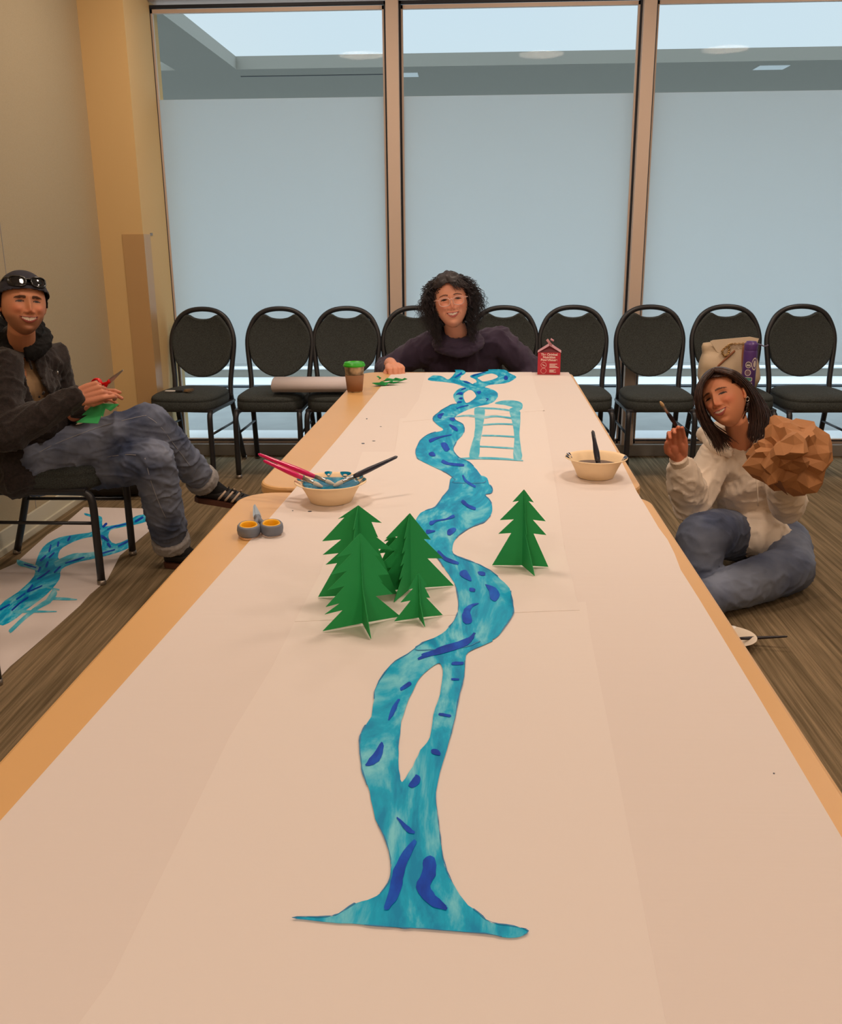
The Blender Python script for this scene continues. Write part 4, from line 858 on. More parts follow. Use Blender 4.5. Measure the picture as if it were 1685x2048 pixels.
    pts = np.stack([x, y, z], -1).reshape(-1, 3) * P['s']; Mn = np.array(M)[:3, :3]; Tn = np.array(M)[:3, 3]; pts = pts @ Mn.T + Tn
    faces = []
    for j in range(nv - 1):
        a = j * nu
        for i in range(nu): i2 = (i + 1) % nu; faces.append((a + i, a + i2, a + nu + i2, a + nu + i))
    faces.append(tuple(range(nu - 1, -1, -1))); faces.append(tuple((nv - 1) * nu + i for i in range(nu)))
    return pts, faces, C.reshape(-1, 3)
def mesh_arr(me, col):
    n = len(me.vertices); a = np.empty(n * 3); me.vertices.foreach_get('co', a); return a.reshape(-1, 3), [tuple(p.vertices) for p in me.polygons], np.tile(col, (n, 1))
def join_body(name, parts, m, par):
    V, F, C, k = [], [], [], 0
    for v, f, c in parts: V.append(v); C.append(c); F += [tuple(i + k for i in q) for q in f]; k += len(v)
    V = np.concatenate(V); C = np.concatenate(C); me = bpy.data.meshes.new(name); me.from_pydata(V.tolist(), [], F); me.update()
    ca = me.color_attributes.new('Col', 'FLOAT_COLOR', 'POINT'); ca.data.foreach_set('color', np.concatenate([C, np.ones((len(C), 1))], 1).astype(np.float32).ravel())
    return put(name, me, m, par, True)
def head_matrix(pos, yaw, pitch, roll):
    c = (Vector((0, 0, CAM_H)) - pos).normalized(); Y_ = -c; X_ = Y_.cross(Vector((0, 0, 1))).normalized(); Z_ = X_.cross(Y_)
    B = Matrix((X_, Y_, Z_)).transposed(); return (Matrix.Translation(pos) @ (B @ Matrix.Rotation(yaw, 3, 'Z') @ Matrix.Rotation(roll, 3, 'Y') @ Matrix.Rotation(pitch, 3, 'X')).to_4x4())
def ears_neck(P, M, base, rn, ears=True):
    bm = bmesh.new(); s = P['s']
    if ears:
        for q in (-1, 1):
            E = Matrix.Rotation(q * .35, 3, 'Z'); vs = add_ell(bm, (q * .0755 * P['w'], .012, -.006), (.0055, .017, .029), E)
            add_ell(bm, (q * .074 * P['w'], .006, -.028), (.006, .008, .009))
    hb = [v for v in bm.verts]
    for v in hb: v.co = M @ (v.co * s)
    add_capsule(bm, [M @ Vector((0, .026, -.03)), M @ Vector((0, .022, -.085)), base], [.046 * s, rn, rn * 1.15], 20)
    me = baked(bm, .004, 3); return mesh_arr(me, L3(P['skin']))
def shell(P, M, off, keep, m, name, par, thick=.004, nu=110, nv=90, bump=None):
    u = np.linspace(-np.pi, np.pi, nu, endpoint=False); v = np.linspace(-np.pi / 2 + .02, np.pi / 2 - .02, nv); U, V = np.meshgrid(u, v); x, y, z, *_ = head_pos(U, V, P, off); K = keep(x, y, z)
    bm = bmesh.new(); Vv = {}; s = P['s']
    def g(j, i):
        k = (j, i % nu)
        if k not in Vv:
            p = Vector((x[k], y[k], z[k]))
            if bump: p *= 1 + bump(p)
            Vv[k] = bm.verts.new(M @ (p * s))
        return Vv[k]
    for j in range(nv - 1):
        for i in range(nu):
            if K[j, i] and K[j + 1, i] and K[j, (i + 1) % nu] and K[j + 1, (i + 1) % nu]: bm.faces.new((g(j, i), g(j, i + 1), g(j + 1, i + 1), g(j + 1, i)))
    i = nv - 1
    if K[nv - 1].all(): bm.faces.new([g(nv - 1, k) for k in range(nu)])
    o = putbm(name, bm, m, par)
    if thick: sd = o.modifiers.new('t', 'SOLIDIFY'); sd.thickness = thick; sd.offset = 1
    return o
def strands(name, paths, rad, m, par, seg=4):
    bm = bmesh.new()
    for p in paths:
        n = len(p); add_tube(bm, p, [rad * (1 - .6 * (i / (n - 1)) ** 2) for i in range(n)], seg, cap=False)
    o = putbm(name, bm, m, par); return o
# -------- hands -----------------------------------------------------
def hand(M, side, curls, thumb, s=1.0, spread=0.0, voxel=.0024, wrist=.06):
    """palm in local XY, fingers +Y, palm faces -Z; side=+1 puts the thumb at -X; curls: 4 x (a,b,c) degrees"""
    bm = bmesh.new(); bx = [-.0285, -.0095, .010, .028]; by = [.086, .090, .086, .077]; ln = [(.042, .026, .021), (.046, .029, .022), (.042, .027, .021), (.033, .021, .019)]; rr = [.0088, .0090, .0086, .0076]
    W = Vector((0, 0, 0))
    for i in range(4):
        x0, y0 = bx[i] * side, by[i]; add_capsule(bm, [(x0 * .72, .008, 0), (x0 * .95, y0 * .6, 0), (x0, y0, 0)], [.0145, .0130, .0102], 12)
        p = Vector((x0, y0, 0)); ang = 0; sp = math.radians(spread * (i - 1.5)) * side; P_ = [p.copy()]; Rr = [rr[i] * 1.12]
        for k in range(3):
            ang += math.radians(curls[i][k]); d_ = Vector((math.sin(sp) * math.cos(ang), math.cos(sp) * math.cos(ang), -math.sin(ang))); p = p + d_ * ln[i][k]; P_.append(p.copy()); Rr.append(rr[i] * (1.0, .92, .80)[k])
        Q = []; RQ = []
        for a, b, ra, rb in zip(P_, P_[1:], Rr, Rr[1:]):
            for t in (0, .5): Q.append(a.lerp(b, t)); RQ.append((ra + (rb - ra) * t) * (1.0 if t == 0 else .93))
        Q.append(P_[-1]); RQ.append(Rr[-1]); add_capsule(bm, Q, RQ, 12)
    T = [Vector((t[0] * side, t[1], t[2])) for t in thumb]; add_capsule(bm, T, [.0155, .0125, .0100, .0088][:len(T)], 12)
    add_ell(bm, (-.014 * side, .035, -.010), (.018, .030, .012)); add_ell(bm, (.018 * side, .035, -.007), (.015, .034, .011))
    add_capsule(bm, [(0, .012, 0), (0, -.01, 0), (0, -wrist, 0)], [.022, .024, .027], 16)
    for v in bm.verts:
        v.co = M @ (v.co * s)
    me = baked(bm, voxel, 3, .5); return me
TH_REL = [(-.018, .018, -.004), (-.040, .044, -.012), (-.050, .068, -.020), (-.052, .088, -.028)]
M_skin = vcol_mat('skin', .52, .35, .10)
# -------- shoes -----------------------------------------------------
M_shoe = mat('black_suede', rgb(30, 26, 28), .6); M_sole = mat('gum_sole', rgb(96, 58, 44), .6); M_strp = mat('cream_leather_stripe', rgb(206, 180, 156), .5); M_lace = mat('black_lace', rgb(16, 15, 17), .8)
def shoe(M, par, side):
    s_ = [(-.13, .028, .030, .062), (-.115, .034, .036, .075), (-.08, .036, .038, .080), (-.04, .037, .036, .076), (.0, .040, .033, .070), (.04, .044, .028, .060), (.08, .047, .024, .048), (.115, .043, .020, .040), (.14, .030, .014, .030), (.15, .014, .008, .022)]
    bm = bmesh.new(); rings = []
    for (y, hw, _, h) in s_:
        rg = []
        for k in range(24):
            a = 2 * math.pi * k / 24; c_, n_ = math.cos(a), math.sin(a)
            rg.append(bm.verts.new(M @ Vector((hw * math.copysign(abs(c_) ** .8, c_) * (1 if n_ < 0 else 1 - .35 * n_ * (h / .08)), y, .018 + (h - .018) * (.5 + .5 * math.copysign(abs(n_) ** .8, n_))))))
        rings.append(rg)
    for a, b in zip(rings, rings[1:]):
        for k in range(24): bm.faces.new((a[k], a[(k + 1) % 24], b[(k + 1) % 24], b[k]))
    bm.faces.new(rings[0][::-1]); bm.faces.new(rings[-1]); u = putbm('shoe_upper', bm, M_shoe, par)
    out = []
    L_ = [(y, hw + .003) for (y, hw, _, h) in s_]; L_[0] = (-.136, .022); L_[-1] = (.156, .012)
    out = [(w_, y) for y, w_ in L_] + [(-w_, y) for y, w_ in L_[::-1]]
    bm = prism(out, .022, (), M); so = putbm('shoe_sole', bm, M_sole, par, False)
    for q in (-1, 1):
        for k in range(3):
            bm = bmesh.new(); y0 = -.022 + k * .030
            pts = []
            for t in range(5):
                zz = .024 + .042 * t / 4; yy = y0 + .030 * t / 4 - .012; i = min(range(len(s_)), key=lambda j: abs(s_[j][0] - yy)); hw = s_[i][1]; h = s_[i][3]; n_ = min(.95, (zz - .018) / (h - .018) * 2 - 1); c_ = (1 - min(1, abs(n_)) ** 2.5) ** .4
                pts.append(M @ Vector((q * (hw * c_ * (1 if n_ < 0 else 1 - .35 * n_ * (h / .08)) + .0012), yy, zz)))
            add_tube(bm, pts, .0050, 6, flat=((M.to_3x3() @ Vector((q, 0, 0))).normalized(), .25)); putbm('stripe', bm, M_strp, par)
    bm = bmesh.new(); add_tube(bm, catmull([M @ Vector(p) for p in ((-.030, -.118, .052), (-.012, -.136, .064), (.012, -.136, .064), (.030, -.118, .052))], 4), .010, 8, flat=((M.to_3x3() @ Vector((0, 1, 0))).normalized(), .4)); putbm('heel_tab', bm, M_strp, par)
    bm = bmesh.new()
    for k in range(5): y = .0 + k * .016; add_tube(bm, [M @ Vector((-.020, y, .070 - k * .005)), M @ Vector((0, y + .004, .080 - k * .0058)), M @ Vector((.020, y, .070 - k * .005))], .0028, 6)
    lc = putbm('laces', bm, M_lace, par); lc['kind'] = 'stuff'
def frameM(loc, ydir, zdir):
    y = ydir.normalized(); x = y.cross(zdir).normalized(); z = x.cross(y); return basis(x, y, z, loc)
def seam(name, pts, m, par, r_=.0016): putbm(name, tube(catmull(pts, 5), r_, 5), m, par)
M_jean = mat('faded_blue_denim', rgb(58, 70, 100), .85, c2=rgb(132, 140, 160), vscale=5, bump=.25, bscale=500, detail=4)
M_jean2 = mat('grey_blue_denim', rgb(76, 88, 118), .85, c2=rgb(128, 138, 160), vscale=5, bump=.25, bscale=500, detail=4)
M_stch = mat('pale_stitching', rgb(168, 168, 174), .8); M_cuff = mat('rolled_denim_cuff', rgb(160, 156, 156), .9, var=.08, vscale=90); M_sock = mat('black_rib_sock', rgb(12, 12, 15), .9)
# ================================================================== the man
mb = Vector((-1.60, 3.56, .0)); man = empty('person', mb, 0, 'man in dark jacket, jeans and backwards cap sitting cross-legged cutting green card', 'person')
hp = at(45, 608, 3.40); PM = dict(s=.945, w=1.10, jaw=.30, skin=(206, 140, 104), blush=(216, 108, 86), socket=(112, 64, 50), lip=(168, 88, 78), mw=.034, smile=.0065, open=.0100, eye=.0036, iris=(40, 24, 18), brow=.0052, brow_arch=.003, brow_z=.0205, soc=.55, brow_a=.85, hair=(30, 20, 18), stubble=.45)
PM['scalp'] = lambda x, y, z: ((y > -.012) & (z > -.018)) | (z > .066)
HM = head_matrix(hp, .26, -.02, .10)
neck = at(40, 690, 3.50); chest = at(40, 765, 3.50); pel = at(22, 925, 3.56)
parts = [make_head(PM, HM), ears_neck(PM, HM, neck + Vector((0, 0, -.03)), .047)]
shR, shL = at(4, 738, 3.33), at(103, 722, 3.66)
elR, wrR = at(8, 872, 3.20), at(148, 797, 3.28)
elL, wrL = at(132, 812, 3.72), at(166, 818, 3.47)
# right hand grips the scissors, back of the hand towards the camera
k1 = at(208, 778, 3.30); hM = frameM(wrR + (k1 - wrR).normalized() * .012, k1 - wrR, Vector((.15, -.9, .35)))
parts.append(mesh_arr(hand(hM, -1, [(42, 50, 25), (72, 85, 45), (78, 88, 45), (80, 88, 45)], [(-.018, .02, -.004), (-.036, .045, -.012), (-.034, .072, -.020), (-.022, .092, -.022)], 1.0), L3((214, 142, 112))))
k2 = at(207, 791, 3.44); hM2 = frameM(wrL + (k2 - wrL).normalized() * .005, k2 - wrL, Vector((.1, -.45, .85)))
parts.append(mesh_arr(hand(hM2, 1, [(6, 28, 25), (14, 34, 28), (22, 40, 30), (28, 44, 30)], [(-.018, .018, -.006), (-.034, .042, -.016), (-.030, .066, -.026), (-.026, .086, -.034)], .95), L3((210, 138, 108))))
for w0, e0 in ((wrR, elR), (wrL, elL)):
    bm = bmesh.new(); add_capsule(bm, [w0, w0.lerp(e0, .4)], [.027, .034], 16); parts.append(mesh_arr(baked(bm, .005, 2), L3(PM['skin'])))
hR0, hL0, kR0, kL0 = at(62, 930, 3.46), at(62, 945, 3.66), at(300, 848, 3.56), at(306, 922, 3.46)
parts.append(mesh_arr(innards((pel, chest, neck), [(shR, elR, wrR), (shL, elL, wrL)], [(hR0, kR0, at(392, 946, 3.80)), (hL0, kL0, at(338, 1062, 3.58))]), L3(PM['skin'])))
join_body('body', parts, M_skin, man)
# shirt, jacket
acr = (shL - shR).normalized()
M_shirt = mat('tan_knit_shirt', rgb(156, 126, 92), .85, bump=.3, bscale=120, stretch=(1, 1, 6)); M_jkt = mat('charcoal_brown_fleece', rgb(30, 24, 24), .95, c2=rgb(46, 37, 36), vscale=90, bump=.5, bscale=220, sheen=.15)
M_col = mat('black_fleece_lining', rgb(14, 13, 15), .95, bump=.6, bscale=200)
bm = bmesh.new(); torso(bm, pel + Vector((0, 0, .02)), chest, acr, acr, .150, .165, .118, .104); add_capsule(bm, [chest + Vector((0, 0, .02)), neck + Vector((0, 0, -.012))], [.085, .056], 18)
me = baked(bm, .008, 5); displace(me, folds(.006, (14, 14, 5), 3)); put('shirt', me, M_shirt, man)
bm = bmesh.new(); torso(bm, pel + Vector((0, 0, -.01)), chest, acr, acr, .178, .185, .140, .122)
add_capsule(bm, [chest.lerp(shR, .3) + Vector((0, 0, .03)), shR, shR.lerp(elR, .5), elR], [.085, .082, .070, .064], 18); add_capsule(bm, [elR, elR.lerp(wrR, .5), wrR], [.064, .058, .046], 18)
add_capsule(bm, [chest.lerp(shL, .3) + Vector((0, 0, .03)), shL, shL.lerp(elL, .5), elL], [.085, .080, .066, .060], 18); add_capsule(bm, [elL, elL.lerp(wrL, .5), wrL], [.060, .054, .042], 18)
add_capsule(bm, [neck + Vector((0, 0, .012)), chest], [.072, .13], 18); add_ell(bm, at(88, 850, 3.52), (.10, .13, .09)); add_ell(bm, at(110, 835, 3.56), (.09, .10, .06)); add_capsule(bm, [at(26, 885, 3.50), at(30, 925, 3.44), at(34, 955, 3.40)], [.11, .098, .082], 18)
me = baked(bm, .007, 5)
displace(me, folds(.011, (10, 10, 10), 1, 2))
poly = [(47, 700), (56, 690), (67, 700), (74, 730), (88, 768), (107, 797), (96, 806), (72, 812), (60, 783), (49, 748)]
def inpoly(pt, P_):
    x, y = pt; c = False; j = len(P_) - 1
    for i in range(len(P_)):
        if (P_[i][1] > y) != (P_[j][1] > y) and x < (P_[j][0] - P_[i][0]) * (y - P_[i][1]) / (P_[j][1] - P_[i][1]) + P_[i][0]: c = not c
        j = i
    return c
bm = bmesh.new(); bm.from_mesh(me); camp = Vector((0, 0, CAM_H))
dl = [f for f in bm.faces if f.normal.dot(camp - f.calc_center_median()) > 0 and inpoly(proj(f.calc_center_median()), poly) and f.calc_center_median().y > 3.345]
bmesh.ops.delete(bm, geom=dl, context='FACES'); o = putbm('jacket', bm, M_jkt, man); sd = o.modifiers.new('t', 'SOLIDIFY'); sd.thickness = .007; sd.offset = -1
bm = bmesh.new()
for k, (dz, rr_) in enumerate(((-.028, .080), (-.006, .074), (.016, .072), (.034, .070))):
    pass
nz = (HM.to_3x3() @ Vector((0, 0, 1))); cpts = []
for a in range(-150, 151, 15):
    t = math.radians(a - 90 + 18); cpts.append(neck + Vector((math.cos(t + math.pi) * .082, math.sin(t + math.pi) * .082 * 1.0, .0)))
c1 = [Vector((neck.x + .086 * math.sin(math.radians(a)), neck.y + .082 * math.cos(math.radians(a)), neck.z + .010 + .018 * math.cos(math.radians(a)))) for a in range(-155, 156, 10)]
cc = []
for a in range(12, 349, 12):
    t = math.radians(a); fx, fy_ = math.sin(t) , -math.cos(t); fd = Vector((.35, -.94, 0)).normalized(); rg = Vector((.94, .35, 0)); d_ = fd * math.cos(t) + rg * math.sin(t)
    cc.append(neck + d_ * .072 + Vector((0, 0, .040 - .034 * math.cos(t))))
add_tube(bm, cc, .022, 12, flat=(Vector((0, 0, 1)), 1.0)); add_tube(bm, [neck + (p - neck) * 1.22 + Vector((0, 0, -.032)) for p in cc], .030, 12); add_tube(bm, [neck + (p - neck) * 1.05 + Vector((0, 0, -.016)) for p in cc], .026, 12); add_tube(bm, [p + Vector((0, 0, .022)) + (p - neck).normalized() * .006 for p in cc], .017, 12)
me = baked(bm, .005, 3); displace(me, folds(.005, (20, 20, 20), 5)); put('jacket_collar', me, M_col, man)
bm = bmesh.new(); pz = at(116, 749, 3.42)
putbm('zip_pull', lathe([(0, 0), (.003, .002), (.003, .012), (0, .014)], 8, pz), M_ferr, man)
# trousers: right leg crossed over the left
hR, hL = at(62, 930, 3.46), at(62, 945, 3.66)
kR, aR = at(300, 848, 3.56), at(392, 946, 3.80)
kL, aL = at(306, 922, 3.46), at(338, 1062, 3.58)
bm = bmesh.new(); torso(bm, pel + Vector((-.02, 0, -.02)), pel + Vector((0, 0, .06)), Vector((0, 1, 0)), Vector((0, 1, 0)), .165, .16, .13, .12, 4)
def leg(bm, h, k, a, r0, r1, r2): add_capsule(bm, [h, h.lerp(k, .5), k], [r0, (r0 + r1) / 2, r1], 20); add_capsule(bm, [k, k.lerp(a, .5), a], [r1, (r1 + r2) / 2, r2], 20)
leg(bm, hR, kR, aR, .098, .082, .064); leg(bm, hL, kL, aL, .098, .084, .072)
me = baked(bm, .006, 4); displace(me, folds(.0085, (9, 9, 16), 7)); put('jeans', me, M_jean, man)
def cuff(a, k, r_, off=.0):
    d_ = (a - k).normalized(); c0 = a + d_ * .030; c1_ = a + d_ * .082; bm = bmesh.new(); add_tube(bm, [c0, c0.lerp(c1_, .15), c0.lerp(c1_, .85), c1_], [r_ * .98, r_ * 1.06, r_ * 1.05, r_ * .96], 28, cap=True); me = baked(bm, .005, 2); displace(me, folds(.003, (30, 30, 30), 2)); put('trouser_cuff', me, M_cuff, man); return c1_, d_
cR, dR = cuff(aR, kR, .066); cL, dL = cuff(aL, kL, .073)
for px in ([(78, 905), (100, 893), (130, 880), (160, 868), (190, 857), (220, 848), (250, 840), (280, 833), (293, 831)], [(296, 834), (310, 843), (325, 858), (340, 878), (355, 898), (370, 918), (380, 932)], [(215, 914), (235, 911), (255, 909), (272, 910)], [(290, 916), (296, 940), (302, 962), (312, 990), (322, 1015), (332, 1036)]):
    P_ = on_surface(me, px)
    if len(P_) > 2: putbm('side_seam', tube(catmull(P_, 3), .0013, 5), M_stch, man)
# feet
hfL = Vector((-1.165, 3.60, 0)); fdL = Vector((.93, -.22, 0)).normalized(); ML = frameM(hfL + fdL * .085 + Vector((0, 0, .002)), fdL, Vector((0, 0, 1)))
shoe(ML, man, 1)
hfR = at(404, 975, 3.86); toe = at(508, 990, 3.86) ; fdR = (toe - hfR).normalized(); MR = frameM(hfR + fdR * .105 + Vector((0, 0, -.058)), fdR, Vector((0, -.10, 1)))
shoe(MR, man, 1)
for c_, M_ in ((cL, ML), (cR, MR)):
    ank = M_ @ Vector((0, -.075, .07)); bm = bmesh.new(); add_capsule(bm, [c_ - (ank - c_).normalized() * .03, c_.lerp(ank, .5), ank], [.050, .045, .042], 18); add_capsule(bm, [ank, M_ @ Vector((0, -.02, .045))], [.040, .032], 16); put('sock', baked(bm, .005, 3), M_sock, man)
# cap, hair, sunglasses
M_cap = mat('navy_grey_cap_cotton', rgb(46, 46, 58), .85, bump=.2, bscale=300); M_hair1 = mat('black_brown_hair', rgb(22, 15, 14), .55, var=.3, vscale=200)
def capkeep(x, y, z): return (z > .050 - (y + .085) * .34) & ~((np.abs(x) < .020) & (y < -.03) & (z > .066) & (z < .086 - (x / .02) ** 2 * .012))
shell(PM, HM, .011, capkeep, M_cap, 'cap', man, .003, bump=lambda p: .012 * noise.noise(p * 30))
shell(PM, HM, .015, lambda x, y, z: (z > .047 - (y + .085) * .34) & (z < .064 - (y + .085) * .34), M_cap, 'cap_band', man, .002)
shell(PM, HM, .006, lambda x, y, z: (z > -.012 - .05 * (y > .0)) & (z < .075 - (y + .085) * .22) & (y > -.022), M_hair1, 'hair', man, .002, bump=lambda p: .03 * noise.noise(p * 120))
M_lens = mat('black_lens', rgb(18, 18, 24), .06, spec=.8, coat=.5); M_sfr = mat('glossy_black_acetate', rgb(12, 12, 14), .2, coat=.4)
def spectacles(P, M, z0, y0, hw, hh, fr_r, mfr, mlens, name, par, tilt=0, wrap=.012, thick=.0012, bridge=.010, temple=.10, tz=0):
    s = P['s']; root = None; T_ = Matrix.Rotation(tilt, 4, 'X')
    def pt(x, z, dy=0): q = T_ @ Vector((0, 0, z)); return M @ (Vector((x, y0 + wrap * (abs(x) / .06) ** 2 + q.y + dy, z0 + q.z)) * s)
    bm = bmesh.new()
    for q in (-1, 1):
        cx = q * (bridge + hw)
        add_tube(bm, [pt(cx + hw * math.copysign(abs(math.cos(a)) ** .75, math.cos(a)), hh * math.copysign(abs(math.sin(a)) ** .8, math.sin(a)) * (1 if math.sin(a) > 0 else 1.05)) for a in [2 * math.pi * k / 26 for k in range(26)]], fr_r, 8, closed=True)
        add_tube(bm, [pt(cx + q * hw, hh * .55), pt(q * .074, hh * .6, .02), pt(q * .078, hh * .3 + tz, temple)], fr_r * .9, 6)
    add_tube(bm, catmull([pt(-bridge - .002, hh * .35), pt(0, hh * .55, -.002), pt(bridge + .002, hh * .35)], 4), fr_r, 8)
    fo = putbm(name, bm, mfr, par)
    if mlens is not None:
        for q in (-1, 1):
            cx = q * (bridge + hw); bm = bmesh.new(); rg = [bm.verts.new(pt(cx + hw * .96 * math.copysign(abs(math.cos(a)) ** .75, math.cos(a)), hh * .96 * math.copysign(abs(math.sin(a)) ** .8, math.sin(a)), .001)) for a in [2 * math.pi * k / 26 for k in range(26)]]; c_ = bm.verts.new(pt(cx, 0, -.003))
            for k in range(26): bm.faces.new((c_, rg[k], rg[(k + 1) % 26]))
            o = putbm('lens', bm, mlens, fo); o.location = (0, 0, 0)
    return fo
spectacles(PM, HM, .080, -.092, .029, .019, .0032, M_sfr, M_lens, 'sunglasses', man, tilt=-.42, wrap=.020, bridge=.009, temple=.13, tz=-.03)
# held things
sp_, st_ = at(216, 765, 3.355), at(263, 726, 3.30)
yd = (st_ - sp_).normalized(); zd = Vector((.1, -.95, .25)); zd = (zd - yd * zd.dot(yd)).normalized(); xd = yd.cross(zd)
scissors('scissors', 'red handled scissors in the raised hand of the man', M_red, None, tuple(sp_), basis(xd, yd, zd, Vector((0, 0, 0))) @ Matrix.Diagonal((1.1, 1.12, 1.1, 1)) @ Matrix.Translation((0, 0, -.009)))
tcard = [(207, 807), (222, 808), (239, 808), (222, 822), (211, 817), (206, 834), (203, 831), (196, 847), (152, 845), (176, 830), (164, 831), (188, 808)]
Pc = [at(x, y, 3.36 - (y - 808) * .0022) for x, y in tcard]; cc_ = Pc[0].copy(); t = empty('paper_tree_cutout', cc_, 0, 'bright green card tree being cut out over the knee of the man', 'paper tree')
bm = bmesh.new(); nrm = ((Pc[8] - Pc[2]).cross(Pc[6] - Pc[2])).normalized()
if nrm.y > 0: nrm = -nrm
ex = (Pc[2] - Pc[8]).normalized(); ez = nrm; ey = ez.cross(ex); add_prism(bm, [((p - cc_).dot(ex), (p - cc_).dot(ey)) for p in Pc], .0014, (), basis(ex, ey, ez, Vector((0, 0, 0)))); obj('card', bm, M_grn2, t)
# ================================================================== the woman behind the table
wb = Vector((0, 4.42, 0)); wo_ = empty('person', wb, 0, 'woman with curly dark hair, clear glasses and purple sweater leaning on the table end', 'person')
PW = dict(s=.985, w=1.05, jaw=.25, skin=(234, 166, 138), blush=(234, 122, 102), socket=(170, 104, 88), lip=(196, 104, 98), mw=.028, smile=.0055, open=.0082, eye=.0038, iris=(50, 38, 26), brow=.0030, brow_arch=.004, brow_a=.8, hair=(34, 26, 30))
hw_ = at(902, 602, 4.22); WM = head_matrix(hw_, .03, .0, -.13)
nk = at(915, 672, 4.30); ch_w = at(926, 725, 4.40); pl_w = Vector((.0, 4.50, .46)); sL, sR = at(862, 694, 4.36), at(1000, 684, 4.40)
eL, wL = at(772, 738, 4.33), at(782, 741, 4.10); eR, wR = at(1064, 742, 4.34), at(1040, 830, 4.14)
PW['scalp'] = lambda x, y, z: (z > .080) | ((y > -.01)) | ((x > .02) & (z > .05 + (.06 - x) * .4))
parts = [make_head(PW, WM), ears_neck(PW, WM, nk, .046)]
kk = at(798, 735, 4.02); hMw = frameM(Vector((wL.x + .012, 4.055, .763)), Vector((.16, -.62, -.02)), Vector((-.05, 0, 1)))
parts.append(mesh_arr(hand(hMw, -1, [(62, 78, 28), (64, 80, 26), (64, 80, 26), (62, 78, 26)], [(-.018, .02, -.006), (-.038, .045, -.018), (-.040, .066, -.030), (-.030, .080, -.038)], 1.03), L3((228, 160, 130))))
hMw2 = frameM(wR, Vector((-.3, -.3, -.5)), Vector((0, -1, .3))); parts.append(mesh_arr(hand(hMw2, 1, [(20, 25, 15)] * 4, TH_REL, .92, voxel=.003), L3((222, 152, 122))))
parts.append(mesh_arr(innards((pl_w, ch_w, nk), [(sL, eL, wL), (sR, eR, wR)], [(Vector((q * .10, 4.50, .40)), Vector((q * .13, 4.40, .085)), Vector((q * .12, 4.80, .07))) for q in (-1, 1)]), L3(PW['skin'])))
join_body('body', parts, M_skin, wo_)
M_swt = mat('dark_purple_sweater', rgb(56, 44, 66), .92, var=.12, vscale=9, bump=.3, bscale=400, sheen=.1)
bm = bmesh.new(); acw = (sR - sL).normalized(); torso(bm, pl_w, ch_w, Vector((1, 0, 0)), acw, .185, .185, .135, .115)
for s_, e_, w_ in ((sL, eL, wL), (sR, eR, wR)):
    add_capsule(bm, [ch_w.lerp(s_, .4) + Vector((0, 0, .015)), s_, s_.lerp(e_, .5), e_], [.088, .082, .066, .056], 18); add_capsule(bm, [e_, e_.lerp(w_, .6), w_], [.056, .048, .038], 18)
add_capsule(bm, [nk + Vector((0, .02, -.02)), ch_w], [.075, .13], 18)
me = baked(bm, .0075, 5); displace(me, folds(.009, (11, 11, 5), 2)); put('sweater', me, M_swt, wo_)
bm = bmesh.new()
for (rr_, zz, th, dr) in ((.066, -.006, .014, .050), (.082, -.024, .017, .060), (.098, -.046, .018, .070)):
    add_tube(bm, [nk + Vector((rr_ * math.sin(t) * 1.05 + .002, -.0 - rr_ * math.cos(t), zz - dr * math.cos(t) * .6 + .02)) for t in [2 * math.pi * k / 30 for k in range(30)]], th, 10, closed=True)
me = baked(bm, .005, 3); displace(me, folds(.006, (10, 10, 26), 8)); put('cowl_neck', me, M_swt, wo_)
bm = bmesh.new(); torso(bm, Vector((0, 4.50, .40)), Vector((0, 4.50, .48)), Vector((1, 0, 0)), Vector((1, 0, 0)), .16, .16, .12, .12, 3)
for q in (-1, 1): leg(bm, Vector((q * .10, 4.50, .40)), Vector((q * .13, 4.40, .085)), Vector((q * .12, 4.80, .07)), .09, .075, .055); add_capsule(bm, [Vector((q * .12, 4.80, .07)), Vector((q * .12, 4.90, .05))], [.05, .04])
put('trousers', baked(bm, .009, 4), mat('black_trousers', rgb(26, 26, 30), .9), wo_)
M_hairw = mat('dark_curly_hair', rgb(26, 21, 26), .5, c2=rgb(50, 42, 46), vscale=40)
shell(PW, WM, .012, lambda x, y, z: ~((y < -.020) & (z < .078 - .35 * np.abs(x + .006)) & (np.abs(x) < .078)) & (z > -.105), M_hairw, 'hair_mass', wo_, .006, bump=lambda p: .10 * noise.noise(p * 28) + .05 * noise.noise(p * 70))
random.seed(3)
